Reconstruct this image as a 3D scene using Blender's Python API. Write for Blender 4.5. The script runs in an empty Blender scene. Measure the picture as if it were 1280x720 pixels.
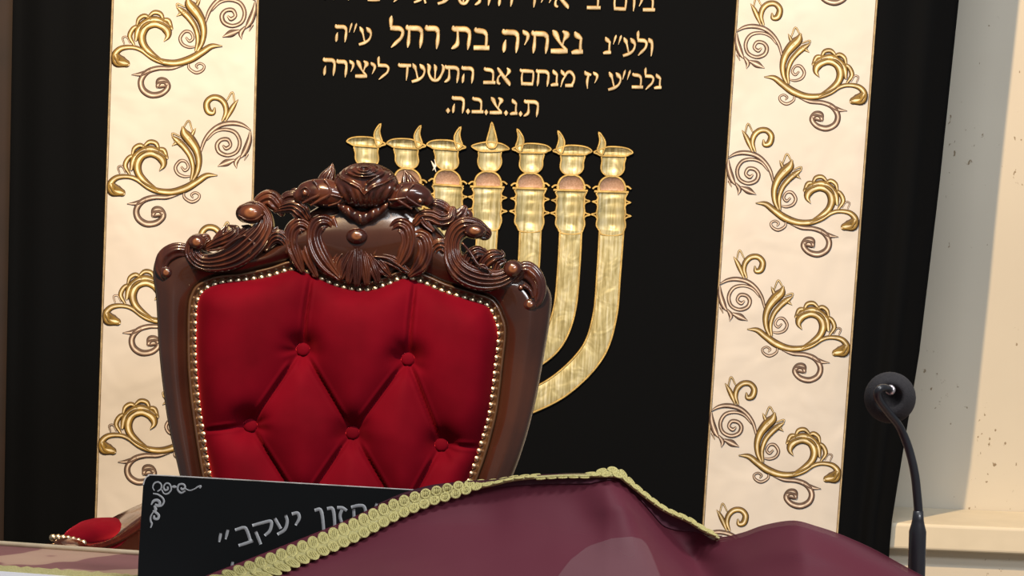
import bpy, math, random
import numpy as np
from mathutils import Vector, Matrix
from mathutils.geometry import tessellate_polygon
random.seed(7)
R = math.radians
scene = bpy.context.scene
COL = scene.collection

# ------------------------------------------------------------------ camera
FPX = 3750.0
CAM = Vector((0, 0, 1.45))
PITCH, ROLL = R(4.0), R(2.4)
Fw = Vector((0, math.cos(PITCH), -math.sin(PITCH)))
U0 = Vector((0, math.sin(PITCH), math.cos(PITCH)))
X0 = Vector((1, 0, 0))
Rt = X0 * math.cos(ROLL) + U0 * math.sin(ROLL)
Up = U0 * math.cos(ROLL) - X0 * math.sin(ROLL)
cd = bpy.data.cameras.new('camera')
cam = bpy.data.objects.new('camera', cd)
COL.objects.link(cam)
cam.matrix_world = Matrix(((Rt.x, Up.x, -Fw.x, CAM.x), (Rt.y, Up.y, -Fw.y, CAM.y),
                           (Rt.z, Up.z, -Fw.z, CAM.z), (0, 0, 0, 1)))
cd.sensor_width = 36.0
cd.lens = FPX / 1280 * 36.0
scene.camera = cam

# ------------------------------------------------------------------ world, lights, exposure
w = bpy.data.worlds.new('room_light')
scene.world = w
w.use_nodes = True
bg = w.node_tree.nodes['Background']
bg.inputs[0].default_value = (0.83, 0.95, 1.0, 1)
bg.inputs[1].default_value = 0.21
scene.view_settings.view_transform = 'Standard'
scene.view_settings.look = 'None'
scene.view_settings.gamma = 1
scene.view_settings.use_curve_mapping = False
scene.view_settings.exposure = 0.0

def lamp(name, kind, loc, target, energy, color, **kw):
    d = bpy.data.lights.new(name, kind)
    d.energy = energy
    d.color = color
    for k, v in kw.items():
        setattr(d, k, v)
    o = bpy.data.objects.new(name, d)
    COL.objects.link(o)
    o.location = loc
    o.rotation_euler = (Vector(target) - Vector(loc)).to_track_quat('-Z', 'Y').to_euler()
    return o

lamp('warm_ceiling_spot', 'SPOT', (-0.62, 3.45, 3.25), (0.1, 5.7, 1.25), 590, (1.0, 0.69, 0.37),
     shadow_soft_size=0.035, spot_size=R(85), spot_blend=0.6)
lamp('ceiling_panel_light', 'AREA', (0.2, 3.1, 3.3), (0.1, 4.6, 0.9), 40, (0.97, 0.97, 0.97),
     shape='RECTANGLE', size=1.2, size_y=0.3)
lamp('front_fill_light', 'AREA', (1.7, 1.6, 3.1), (0.4, 5.4, 1.0), 58, (0.96, 0.98, 1.0),
     shape='RECTANGLE', size=1.2, size_y=0.6)  # unseen fill lamp, added at right front to lift the shaded wall

# ------------------------------------------------------------------ pixel to place
def ray(px, py):
    return (Fw * FPX + Rt * (px - 640) - Up * (py - 360)).normalized()

def at(px, py, Y):
    d = ray(px, py)
    return CAM + d * (Y / d.y)

class Plane:
    """a plane in the room; M(px, py, h) gives the point seen at px,py lifted h (in picture-pixel sizes) off it"""
    def __init__(s, p, n, k):
        s.p, s.n, s.k = Vector(p), Vector(n).normalized(), k
    def __call__(s, px, py, h=0.0):
        d = ray(px, py)
        t = (s.p - CAM).dot(s.n) / d.dot(s.n)
        return CAM + d * t + s.n * (h * s.k)

class Local:
    def __init__(s, ax, mir, sc=1.0): s.a, s.m, s.s = ax, mir, sc
    def __call__(s, x, z, h=0.0): return Vector((s.a.x + x * s.m * s.s, s.a.y - h, s.a.z + z * s.s))

# ------------------------------------------------------------------ materials
def mat(name):
    m = bpy.data.materials.new(name)
    m.use_nodes = True
    nt = m.node_tree
    b = nt.nodes['Principled BSDF']
    return m, nt, b

def N(nt, typ, **kw):
    n = nt.nodes.new(typ)
    for k, v in kw.items():
        if k in n.inputs.keys():
            n.inputs[k].default_value = v
        else:
            setattr(n, k, v)
    return n

def ramp(nt, stops):
    n = nt.nodes.new('ShaderNodeValToRGB')
    e = n.color_ramp.elements
    while len(e) < len(stops):
        e.new(0.5)
    for i, (p, c) in enumerate(stops):
        e[i].position = p
        e[i].color = (*c, 1)
    return n

def bump(nt, b, height, strength, dist=0.002):
    n = N(nt, 'ShaderNodeBump', Strength=strength, Distance=dist)
    nt.links.new(height, n.inputs['Height'])
    nt.links.new(n.outputs[0], b.inputs['Normal'])
    return n

def simple(name, col, rough=0.5, metal=0.0, noise=None, sheen=0.0, coat=0.0, bscale=None, bstr=0.2, bdist=0.001):
    m, nt, b = mat(name)
    b.inputs['Base Color'].default_value = (*col, 1)
    b.inputs['Roughness'].default_value = rough
    b.inputs['Metallic'].default_value = metal
    b.inputs['Coat Weight'].default_value = coat
    if sheen:
        b.inputs['Sheen Weight'].default_value = sheen
        b.inputs['Sheen Tint'].default_value = (*col, 1)
    tc = N(nt, 'ShaderNodeTexCoord')
    if noise:
        sc, c2 = noise
        n = N(nt, 'ShaderNodeTexNoise', Scale=sc, Detail=5.0)
        nt.links.new(tc.outputs['Object'], n.inputs['Vector'])
        r = ramp(nt, [(0.3, col), (0.7, c2)])
        nt.links.new(n.outputs[0], r.inputs[0])
        nt.links.new(r.outputs[0], b.inputs['Base Color'])
    if bscale:
        n = N(nt, 'ShaderNodeTexNoise', Scale=bscale, Detail=3.0)
        nt.links.new(tc.outputs['Object'], n.inputs['Vector'])
        bump(nt, b, n.outputs[0], bstr, bdist)
    return m

MAT = {}
# black velvet
m, nt, b = mat('black_velvet')
b.inputs['Base Color'].default_value = (0.0027, 0.0033, 0.0044, 1)
b.inputs['Roughness'].default_value = 0.85
b.inputs['Specular IOR Level'].default_value = 0.06
b.inputs['Sheen Weight'].default_value = 0.006
MAT['black_velvet'] = m
# cream satin
m, nt, b = mat('cream_satin')
tc = N(nt, 'ShaderNodeTexCoord')
n1 = N(nt, 'ShaderNodeTexNoise', Scale=5.0, Detail=3.0)
nt.links.new(tc.outputs['Object'], n1.inputs['Vector'])
r1 = ramp(nt, [(0.3, (0.59, 0.56, 0.525)), (0.7, (0.65, 0.62, 0.595))])
nt.links.new(n1.outputs[0], r1.inputs[0])
nt.links.new(r1.outputs[0], b.inputs['Base Color'])
b.inputs['Roughness'].default_value = 0.55
n2 = N(nt, 'ShaderNodeTexNoise', Scale=9.0, Detail=2.0, Distortion=0.3)
nt.links.new(tc.outputs['Object'], n2.inputs['Vector'])
bump(nt, b, n2.outputs[0], 0.5, 0.016)
MAT['cream'] = m

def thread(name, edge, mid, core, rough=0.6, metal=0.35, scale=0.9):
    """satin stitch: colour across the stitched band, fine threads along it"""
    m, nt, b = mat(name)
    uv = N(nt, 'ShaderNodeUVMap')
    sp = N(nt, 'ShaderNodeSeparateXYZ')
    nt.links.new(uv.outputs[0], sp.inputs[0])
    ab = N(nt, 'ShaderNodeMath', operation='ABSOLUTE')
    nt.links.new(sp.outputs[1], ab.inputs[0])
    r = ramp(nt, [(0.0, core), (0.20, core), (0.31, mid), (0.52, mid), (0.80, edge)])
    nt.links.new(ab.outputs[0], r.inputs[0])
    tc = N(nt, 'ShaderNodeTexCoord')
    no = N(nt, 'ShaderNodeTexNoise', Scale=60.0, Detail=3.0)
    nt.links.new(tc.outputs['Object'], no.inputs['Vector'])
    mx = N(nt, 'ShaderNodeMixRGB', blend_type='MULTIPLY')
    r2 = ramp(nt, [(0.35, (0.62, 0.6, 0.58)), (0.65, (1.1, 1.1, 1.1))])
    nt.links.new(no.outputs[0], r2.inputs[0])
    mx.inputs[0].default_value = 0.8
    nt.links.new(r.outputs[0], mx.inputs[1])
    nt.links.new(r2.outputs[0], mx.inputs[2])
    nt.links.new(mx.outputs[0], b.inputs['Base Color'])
    b.inputs['Roughness'].default_value = rough
    b.inputs['Metallic'].default_value = metal
    wv = N(nt, 'ShaderNodeTexWave', Scale=scale, Distortion=0.6)
    nt.links.new(uv.outputs[0], wv.inputs['Vector'])
    bump(nt, b, wv.outputs['Fac'], 0.5, 0.0012)
    MAT[name] = m
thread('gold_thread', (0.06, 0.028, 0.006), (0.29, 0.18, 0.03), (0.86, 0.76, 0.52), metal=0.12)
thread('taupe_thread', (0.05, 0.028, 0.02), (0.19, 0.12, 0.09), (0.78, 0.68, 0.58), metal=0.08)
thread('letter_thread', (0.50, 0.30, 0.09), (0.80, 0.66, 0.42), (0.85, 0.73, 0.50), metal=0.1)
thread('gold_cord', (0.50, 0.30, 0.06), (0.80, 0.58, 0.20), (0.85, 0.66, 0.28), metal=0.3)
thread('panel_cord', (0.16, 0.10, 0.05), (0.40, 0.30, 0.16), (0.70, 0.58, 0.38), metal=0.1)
# gold lame cloth of the menorah
m, nt, b = mat('gold_lame')
tc = N(nt, 'ShaderNodeTexCoord')
mp = N(nt, 'ShaderNodeMapping')
mp.inputs['Scale'].default_value = (1.0, 1.0, 0.10)
nt.links.new(tc.outputs['Object'], mp.inputs[0])
n1 = N(nt, 'ShaderNodeTexNoise', Scale=230.0, Detail=3.0)
nt.links.new(mp.outputs[0], n1.inputs['Vector'])
r1 = ramp(nt, [(0.3, (0.36, 0.31, 0.14)), (0.5, (0.56, 0.51, 0.28)), (0.72, (0.76, 0.73, 0.52))])
nt.links.new(n1.outputs[0], r1.inputs[0])
nt.links.new(r1.outputs[0], b.inputs['Base Color'])
b.inputs['Roughness'].default_value = 0.45
b.inputs['Metallic'].default_value = 0.35
n2 = N(nt, 'ShaderNodeTexNoise', Scale=26.0, Detail=2.0, Distortion=0.6)
nt.links.new(tc.outputs['Object'], n2.inputs['Vector'])
bump(nt, b, n2.outputs[0], 0.55, 0.008)
MAT['gold_lame'] = m
MAT['mauve_cloth'] = simple('mauve_cloth', (0.42, 0.25, 0.17), 0.6, noise=(350, (0.60, 0.40, 0.30)), bscale=500, bstr=0.5)
# carved wood
m, nt, b = mat('carved_mahogany')
tc = N(nt, 'ShaderNodeTexCoord')
mp = N(nt, 'ShaderNodeMapping')
mp.inputs['Scale'].default_value = (3.0, 3.0, 0.8)
nt.links.new(tc.outputs['Object'], mp.inputs[0])
n1 = N(nt, 'ShaderNodeTexNoise', Scale=9.0, Detail=8.0, Distortion=1.2)
nt.links.new(mp.outputs[0], n1.inputs['Vector'])
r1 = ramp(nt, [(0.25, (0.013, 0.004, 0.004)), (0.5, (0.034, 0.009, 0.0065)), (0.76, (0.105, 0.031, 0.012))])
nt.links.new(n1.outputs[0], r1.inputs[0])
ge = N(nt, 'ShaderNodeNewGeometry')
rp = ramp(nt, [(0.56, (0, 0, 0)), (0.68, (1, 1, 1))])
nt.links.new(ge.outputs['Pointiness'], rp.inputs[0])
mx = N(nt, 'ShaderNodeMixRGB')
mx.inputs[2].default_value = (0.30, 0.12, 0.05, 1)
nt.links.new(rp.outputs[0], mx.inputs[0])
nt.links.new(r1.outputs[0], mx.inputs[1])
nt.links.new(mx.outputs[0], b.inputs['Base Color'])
b.inputs['Roughness'].default_value = 0.27
b.inputs['Specular IOR Level'].default_value = 0.25
b.inputs['Coat Weight'].default_value = 0.9
b.inputs['Coat Roughness'].default_value = 0.10
n3 = N(nt, 'ShaderNodeTexNoise', Scale=70.0, Detail=3.0)
nt.links.new(tc.outputs['Object'], n3.inputs['Vector'])
bump(nt, b, n3.outputs[0], 0.12, 0.002)
MAT['wood'] = m
MAT['frame_wood'] = simple('polished_dark_wood', (0.021, 0.0075, 0.0055), 0.24, noise=(7, (0.046, 0.016, 0.0095)), coat=1.0)
MAT['frame_wood'].node_tree.nodes['Principled BSDF'].inputs['Specular IOR Level'].default_value = 0.2
MAT['frame_wood'].node_tree.nodes['Principled BSDF'].inputs['Coat Roughness'].default_value = 0.13
MAT['bead_wood'] = simple('antique_gold_moulding', (0.085, 0.042, 0.018), 0.34, 0.1, noise=(40, (0.045, 0.020, 0.010)), coat=0.4)
MAT['stud'] = simple('antique_brass', (0.62, 0.48, 0.33), 0.32, 1.0)
# red velvet
m, nt, b = mat('red_velvet')
tc = N(nt, 'ShaderNodeTexCoord')
n1 = N(nt, 'ShaderNodeTexNoise', Scale=9.0, Detail=3.0)
nt.links.new(tc.outputs['Object'], n1.inputs['Vector'])
r1 = ramp(nt, [(0.3, (0.080, 0.0012, 0.006)), (0.7, (0.122, 0.0018, 0.009))])
nt.links.new(n1.outputs[0], r1.inputs[0])
nt.links.new(r1.outputs[0], b.inputs['Base Color'])
b.inputs['Roughness'].default_value = 0.75
b.inputs['Specular IOR Level'].default_value = 0.03
b.inputs['Sheen Weight'].default_value = 1.0
b.inputs['Sheen Roughness'].default_value = 0.28
b.inputs['Sheen Tint'].default_value = (1.0, 0.055, 0.085, 1)
n2 = N(nt, 'ShaderNodeTexNoise', Scale=900.0, Detail=2.0)
nt.links.new(tc.outputs['Object'], n2.inputs['Vector'])
bump(nt, b, n2.outputs[0], 0.15, 0.0006)
MAT['red_velvet'] = m
# sheer burgundy cloth
m, nt, b = mat('sheer_burgundy')
b.inputs['Base Color'].default_value = (0.135, 0.020, 0.037, 1)
b.inputs['Roughness'].default_value = 0.6
b.inputs['Specular IOR Level'].default_value = 0.25
b.inputs['Sheen Weight'].default_value = 0.12
b.inputs['Sheen Tint'].default_value = (0.8, 0.4, 0.45, 1)
b.inputs['Alpha'].default_value = 0.78
tc = N(nt, 'ShaderNodeTexCoord')
n2 = N(nt, 'ShaderNodeTexNoise', Scale=7.0, Detail=2.0)
nt.links.new(tc.outputs['Object'], n2.inputs['Vector'])
bump(nt, b, n2.outputs[0], 0.4, 0.02)
MAT['burgundy'] = m
MAT['lining'] = simple('burgundy_lining', (0.16, 0.022, 0.045), 0.8, noise=(9, (0.20, 0.03, 0.055)))
MAT['shaded_hem'] = simple('shaded_burgundy_hem', (0.075, 0.016, 0.03), 0.7, noise=(30, (0.10, 0.02, 0.04)))  # darkened to carry the shade below the braid
MAT['braid'] = simple('gold_braid', (0.56, 0.47, 0.14), 0.45, 0.35, noise=(400, (0.80, 0.72, 0.34)), bscale=700, bstr=0.6)
MAT['braid_back'] = simple('gold_braid_core', (0.42, 0.36, 0.12), 0.55, 0.25, noise=(500, (0.62, 0.56, 0.28)), bscale=700, bstr=0.6)
MAT['acrylic'] = simple('black_acrylic', (0.0045, 0.0045, 0.005), 0.3, noise=(6, (0.006, 0.0055, 0.006)))
MAT['acrylic'].node_tree.nodes['Principled BSDF'].inputs['Specular IOR Level'].default_value = 0.25
MAT['acrylic_edge'] = simple('polished_acrylic_edge', (0.35, 0.33, 0.31), 0.25, noise=(60, (0.75, 0.70, 0.66)))
MAT['silver_print'] = simple('silver_engraving', (0.33, 0.33, 0.35), 0.5, 0.1, noise=(90, (0.42, 0.42, 0.43)))
MAT['pale_cloth'] = simple('pale_cloth', (0.74, 0.72, 0.68), 0.8, noise=(30, (0.80, 0.78, 0.74)))
MAT['foam'] = simple('black_foam', (0.022, 0.019, 0.021), 0.95, noise=(300, (0.032, 0.027, 0.029)), bscale=600, bstr=0.6)
MAT['mic_metal'] = simple('black_satin_metal', (0.014, 0.013, 0.017), 0.38, 0.0, coat=0.3, noise=(30, (0.022, 0.02, 0.026)))
MAT['mic_ring'] = simple('silver_ring', (0.75, 0.66, 0.68), 0.3, 0.7)
MAT['dark_wood'] = simple('dark_panel_wood', (0.010, 0.004, 0.0035), 0.7, noise=(12, (0.018, 0.007, 0.005)))
MAT['table_wood'] = simple('table_wood', (0.12, 0.05, 0.025), 0.4, noise=(14, (0.2, 0.09, 0.045)))
MAT['white_cloth'] = simple('white_cloth', (0.66, 0.64, 0.68), 0.8, noise=(30, (0.72, 0.70, 0.72)), bscale=300)
MAT['piping'] = simple('beige_piping', (0.52, 0.40, 0.26), 0.7, noise=(80, (0.62, 0.48, 0.32)))
MAT['floor'] = simple('stone_floor', (0.22, 0.19, 0.16), 0.5, noise=(4, (0.28, 0.25, 0.21)))
# floral cloth
m, nt, b = mat('floral_cloth')
tc = N(nt, 'ShaderNodeTexCoord')
n1 = N(nt, 'ShaderNodeTexNoise', Scale=8.0, Detail=2.0)
nt.links.new(tc.outputs['Object'], n1.inputs['Vector'])
r1 = ramp(nt, [(0.0, (0.17, 0.06, 0.06)), (0.49, (0.24, 0.09, 0.085)), (0.51, (0.46, 0.27, 0.19)), (1.0, (0.56, 0.36, 0.24))])
nt.links.new(n1.outputs[0], r1.inputs[0])
nt.links.new(r1.outputs[0], b.inputs['Base Color'])
b.inputs['Roughness'].default_value = 0.8
MAT['floral'] = m
# plaster / stone wall with small pits
m, nt, b = mat('pitted_stone')
tc = N(nt, 'ShaderNodeTexCoord')
n1 = N(nt, 'ShaderNodeTexNoise', Scale=2.2, Detail=6.0)
nt.links.new(tc.outputs['Object'], n1.inputs['Vector'])
r1 = ramp(nt, [(0.3, (0.56, 0.515, 0.435)), (0.7, (0.63, 0.58, 0.49))])
nt.links.new(n1.outputs[0], r1.inputs[0])
mp = N(nt, 'ShaderNodeMapping')
mp.inputs['Scale'].default_value = (1.6, 1.0, 1.0)
nt.links.new(tc.outputs['Object'], mp.inputs[0])
n2 = N(nt, 'ShaderNodeTexNoise', Scale=55.0, Detail=3.0)
nt.links.new(mp.outputs[0], n2.inputs['Vector'])
n3 = N(nt, 'ShaderNodeTexNoise', Scale=5.5, Detail=1.0)
nt.links.new(tc.outputs['Object'], n3.inputs['Vector'])
rm = ramp(nt, [(0.50, (0, 0, 0)), (0.62, (0.075, 0.075, 0.075))])
nt.links.new(n3.outputs[0], rm.inputs[0])
ad = N(nt, 'ShaderNodeMath', operation='ADD')
nt.links.new(n2.outputs[0], ad.inputs[0])
nt.links.new(rm.outputs[0], ad.inputs[1])
r2 = ramp(nt, [(0.715, (0, 0, 0)), (0.75, (1, 1, 1))])
nt.links.new(ad.outputs[0], r2.inputs[0])
mx = N(nt, 'ShaderNodeMixRGB')
mx.inputs[2].default_value = (0.26, 0.20, 0.13, 1)
nt.links.new(r2.outputs[0], mx.inputs[0])
nt.links.new(r1.outputs[0], mx.inputs[1])
nt.links.new(mx.outputs[0], b.inputs['Base Color'])
b.inputs['Roughness'].default_value = 0.75
bump(nt, b, r2.outputs[0], -0.5, 0.003)
MAT['stone'] = m
MAT['stone_sill'] = simple('sill_stone', (0.62, 0.56, 0.44), 0.6, noise=(12, (0.70, 0.63, 0.50)))

# ------------------------------------------------------------------ mesh helpers
class MB:
    def __init__(s):
        s.v, s.f, s.uv = [], [], []
    def vert(s, p, uv=(0, 0)):
        s.v.append(tuple(p))
        s.uv.append(uv)
        return len(s.v) - 1
    def grid(s, rows, uvs=None, closed_u=False, closed_v=False):
        base = len(s.v)
        nr, nc = len(rows), len(rows[0])
        for i, r in enumerate(rows):
            for j, p in enumerate(r):
                s.vert(p, uvs[i][j] if uvs else (j / max(nc - 1, 1), i / max(nr - 1, 1)))
        for i in range(nr - (0 if closed_u else 1)):
            for j in range(nc - (0 if closed_v else 1)):
                a = base + i * nc + j
                b_ = base + i * nc + (j + 1) % nc
                c = base + ((i + 1) % nr) * nc + (j + 1) % nc
                d = base + ((i + 1) % nr) * nc + j
                s.f.append((a, b_, c, d))
    def box(s, c, sx, sy, sz, rot=None):
        base = len(s.v)
        c = Vector(c)
        for dx in (-.5, .5):
            for dy in (-.5, .5):
                for dz in (-.5, .5):
                    q = Vector((dx * sx, dy * sy, dz * sz))
                    if rot is not None:
                        q = rot @ q
                    s.vert(c + q)
        for q in ((0, 1, 3, 2), (4, 6, 7, 5), (0, 4, 5, 1), (2, 3, 7, 6), (0, 2, 6, 4), (1, 5, 7, 3)):
            s.f.append(tuple(base + i for i in q))
    def tube(s, pts, rad, seg=10, cap=True):
        """round bar through 3D points; rad a number or a list"""
        pts = [Vector(p) for p in pts]
        n = len(pts)
        rr = rad if isinstance(rad, (list, tuple)) else [rad] * n
        rows = []
        prev = None
        for i in range(n):
            t = (pts[min(i + 1, n - 1)] - pts[max(i - 1, 0)]).normalized()
            if prev is None:
                a = t.orthogonal().normalized()
            else:
                a = (prev - t * prev.dot(t)).normalized()
            prev = a
            bq = t.cross(a)
            rows.append([pts[i] + (a * math.cos(2 * math.pi * k / seg) + bq * math.sin(2 * math.pi * k / seg)) * rr[i] for k in range(seg)])
        base = len(s.v)
        s.grid(rows, closed_v=True)
        if cap:
            s.f.append(tuple(base + k for k in range(seg))[::-1])
            s.f.append(tuple(base + (n - 1) * seg + k for k in range(seg)))
    def lathe(s, c, prof, seg=20, axis=Vector((0, 0, 1))):
        a = axis.normalized()
        x = a.orthogonal().normalized()
        y = a.cross(x)
        rows = [[Vector(c) + a * z + (x * math.cos(2 * math.pi * k / seg) + y * math.sin(2 * math.pi * k / seg)) * r for k in range(seg)] for r, z in prof]
        s.grid(rows, closed_v=True)
    def build(s, name, material, parent=None, root=None, smooth=True, loc=None):
        o0 = Vector((0, 0, 0))
        if loc is not None:
            o0 = Vector(loc)
        elif root is not None:
            o0 = Vector(root.location)
        me = bpy.data.meshes.new(name)
        me.from_pydata([tuple(Vector(p) - o0) for p in s.v], [], s.f)
        uvl = me.uv_layers.new(name='UVMap')
        for lp in me.loops:
            uvl.data[lp.index].uv = s.uv[lp.vertex_index]
        me.materials.append(material)
        if smooth:
            me.polygons.foreach_set('use_smooth', [True] * len(me.polygons))
        me.update()
        o = bpy.data.objects.new(name, me)
        COL.objects.link(o)
        if parent is not None:
            o.parent = parent
        elif loc is not None:
            o.location = loc
        return o

def fix_normals(o):
    import bmesh
    bm = bmesh.new()
    bm.from_mesh(o.data)
    bmesh.ops.recalc_face_normals(bm, faces=bm.faces)
    bm.to_mesh(o.data)
    bm.free()

def tag(o, label=None, cat=None, group=None, kind=None):
    if label: o['label'] = label
    if cat: o['category'] = cat
    if group: o['group'] = group
    if kind: o['kind'] = kind
    return o

def thing(name, loc, label, cat, group=None):
    o = bpy.data.objects.new(name, None)
    COL.objects.link(o)
    o.location = loc
    o.empty_display_size = 0.1
    return tag(o, label, cat, group)

def cr(pts, sub=5, closed=False):
    """Catmull-Rom through tuples of any length"""
    P = [np.array(p, float) for p in pts]
    n = len(P)
    if n < 3 and not closed:
        return [tuple(P[0] + (P[-1] - P[0]) * t / sub) for t in range(sub + 1)]
    out = []
    for i in range(n if closed else n - 1):
        if closed:
            p0, p1, p2, p3 = P[(i - 1) % n], P[i], P[(i + 1) % n], P[(i + 2) % n]
        else:
            p1, p2 = P[i], P[i + 1]
            p0 = P[i - 1] if i > 0 else 2 * p1 - p2
            p3 = P[i + 2] if i + 2 < n else 2 * p2 - p1
        for k in range(sub):
            t = k / sub
            out.append(tuple(0.5 * ((2 * p1) + (-p0 + p2) * t + (2 * p0 - 5 * p1 + 4 * p2 - p3) * t * t + (-p0 + 3 * p1 - 3 * p2 + p3) * t ** 3)))
    if not closed:
        out.append(tuple(P[-1]))
    return out

def interp(xs, ys, x):
    return float(np.interp(x, xs, ys))

DOME = [(-1, 0), (-0.85, .6), (-0.45, .95), (0, 1.0), (0.45, .95), (0.85, .6), (1, 0)]
GROOVE = [(-1, 0), (-0.88, .7), (-0.6, 1.0), (-0.28, .75), (0, .45), (0.28, .75), (0.6, 1.0), (0.88, .7), (1, 0)]

def ribbon(mb, pts, M, prof=DOME, height=1.0, rel=False, sub=4, h0=0.0, closed=False, cap=False, rnd=False):
    """raised band along picture points (x, y, half width[, lift])"""
    pts = [p if len(p) == 4 else (*p, 0.0) for p in pts]
    S = cr(pts, sub, closed)
    if rnd and not closed:
        for end in (0, -1):
            a, c = (S[0], S[1]) if end == 0 else (S[-1], S[-2])
            L = math.hypot(a[0] - c[0], a[1] - c[1]) or 1e-6
            dx, dy = (a[0] - c[0]) / L, (a[1] - c[1]) / L
            ext = [(a[0] + dx * a[2] * q, a[1] + dy * a[2] * q, a[2] * math.sqrt(1 - q * q), a[3]) for q in (0.3, 0.6, 0.82, 0.95, 1.0)]
            S = ext[::-1] + S if end == 0 else S + ext
    n = len(S)
    rows, uvs, acc = [], [], 0.0
    for i, (x, y, hw, h) in enumerate(S):
        if closed:
            a, c = S[(i - 1) % n], S[(i + 1) % n]
        else:
            a, c = S[max(i - 1, 0)], S[min(i + 1, n - 1)]
        tx, ty = c[0] - a[0], c[1] - a[1]
        L = math.hypot(tx, ty) or 1e-6
        nx, ny = -ty / L, tx / L
        hw = max(hw, 0.15 if not isinstance(M, Local) else 0.0002)
        if i:
            acc += math.hypot(x - S[i - 1][0], y - S[i - 1][1])
        k = height * (hw if rel else 1.0)
        rows.append([M(x + nx * u * hw, y + ny * u * hw, h0 + h + z * k) for u, z in prof])
        uvs.append([(acc, u) for u, z in prof])
    base = len(mb.v)
    mb.grid(rows, uvs, closed_u=closed)
    if cap and not closed:
        c = len(prof)
        mb.f.append(tuple(base + j for j in range(c)))
        mb.f.append(tuple(base + (n - 1) * c + j for j in range(c))[::-1])

def leafprof(n=3, rd=0.18, k=24, skirt=-0.9):
    out = [(-1.0, skirt)]
    for i in range(k + 1):
        u = -1 + 2 * i / k
        e = max(1 - u * u, 0) ** 0.4
        out.append((u * 0.999, e * (1 + rd * math.cos(2 * math.pi * n * u * 0.5))))
    out.append((1.0, skirt))
    return out

def leaf(mb, pts, M, ridges=4, rd=0.18, dome=0.75, h0=14, sub=6, rnd=True):
    ribbon(mb, pts, M, leafprof(ridges, rd * 1.3), dome, True, sub, h0, rnd=rnd)

def ball(mb, M, cx, cy, h, rx, ry, rh, seg=18, rings=10):
    rows = []
    for i in range(rings + 1):
        th = math.pi * i / rings
        rows.append([M(cx + rx * math.sin(th) * math.cos(2 * math.pi * k / seg), cy + ry * math.sin(th) * math.sin(2 * math.pi * k / seg), h + rh * math.cos(th)) for k in range(seg)])
    mb.grid(rows, closed_v=True)

def fillpoly(mb, poly, M, h=1.0, skirt=0.0):
    """flat padded patch with turned-down edge"""
    base = len(mb.v)
    vs = [Vector((p[0], p[1], 0)) for p in poly]
    for p in poly:
        mb.vert(M(p[0], p[1], h), (p[0], 0))
    for t in tessellate_polygon([vs]):
        mb.f.append(tuple(base + i for i in t))
    n = len(poly)
    b2 = len(mb.v)
    for p in poly:
        mb.vert(M(p[0], p[1], skirt), (p[0], 1))
    for i in range(n):
        j = (i + 1) % n
        mb.f.append((base + i, base + j, b2 + j, b2 + i))

# ------------------------------------------------------------------ the setting
YC = 5.72                                   # ark curtain
YW = 6.00                                   # stone wall behind
def box_struct(name, x0, x1, y0, y1, z0, z1, m):
    b_ = MB()
    b_.box(((x0 + x1) / 2, (y0 + y1) / 2, (z0 + z1) / 2), x1 - x0, y1 - y0, z1 - z0)
    o = b_.build(name, m, smooth=False)
    tag(o, kind='structure')
    return o
box_struct('floor', -3, 3, -0.5, 6.3, -0.05, 0, MAT['floor'])
box_struct('wall_back', -3, 3, YW, YW + 0.2, 0, 3.4, MAT['stone'])
# ledge at the right of the ark
zl = at(1200, 657, 5.765).z
zb = at(1200, 690, 5.765).z
xl = at(1090, 657, 5.765).x
b_ = MB()
b_.box(((xl + 1.9) / 2, (5.765 + YW) / 2, (zl + zb) / 2), 1.9 - xl, YW - 5.765, zl - zb)
o = b_.build('trim_1', MAT['stone_sill'], smooth=False)
tag(o, kind='structure')
bv = o.modifiers.new('edge', 'BEVEL'); bv.width = 0.006; bv.segments = 3
o = box_struct('wall_ledge', xl, 1.9, 5.80, YW, 0, zb, MAT['stone'])
# wooden panel at the far left, beside the curtain
xp = at(13, 300, 5.80).x
box_struct('trim_2', xp - 0.5, xp + 0.02, 5.76, YW, 0, 2.4, MAT['dark_wood'])

# ------------------------------------------------------------------ ark curtain
CP = Plane((0, YC, 0), (0, -1, 0), YC / FPX)
curtain = thing('ark_curtain', (0.0, YC, 0.0),
                'black velvet ark curtain with cream side panels, gold Hebrew lettering and gold menorah', 'curtain')
def cedge_r(y): return interp([-400, 0, 237, 445, 595, 658, 720, 1000], [1240, 1197, 1172, 1147, 1122, 1112, 1108, 1100], y)
def cedge_l(y): return interp([-400, 0, 640, 1000], [24, 16, 5, 0], y)
b_ = MB()
rows = []
ys = list(range(-330, 1000, 35))
for y in ys:
    r = []
    L, Rr = cedge_l(y), cedge_r(y)
    pl, pr = 118, interp([-400, 0, 660, 1000], [1130, 1101, 1052, 1030], y)
    xs = [L + (pl - L) * i / 14 for i in range(14)] + [pl + (pr - pl) * i / 24 for i in range(24)] + [pr + (Rr - pr) * i / 16 for i in range(17)]
    for x in xs:
        dep = 0.0
        if x > pr:
            t = (x - pr) / (Rr - pr)
            dep = 0.010 * (1 - math.cos(t * 2 * math.pi * 1.5)) * t + 0.028 * t * t - interp([150, 650], [0, 0.022], y) * t - 0.016 * math.exp(-((t - 0.62) / 0.13) ** 2) * interp([0, 700], [0.3, 1.2], y)
        elif x < pl:
            t = (pl - x) / (pl - L)
            dep = 0.012 * (1 - math.cos(t * 2 * math.pi * 1.7)) * t
        r.append(at(x, y, YC + 0.0055 + dep))
    rows.append(r)
b_.grid(rows)
o = b_.build('velvet_cloth', MAT['black_velvet'], curtain, curtain)
sm = o.modifiers.new('thickness', 'SOLIDIFY'); sm.thickness = 0.004; sm.offset = -1

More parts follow.
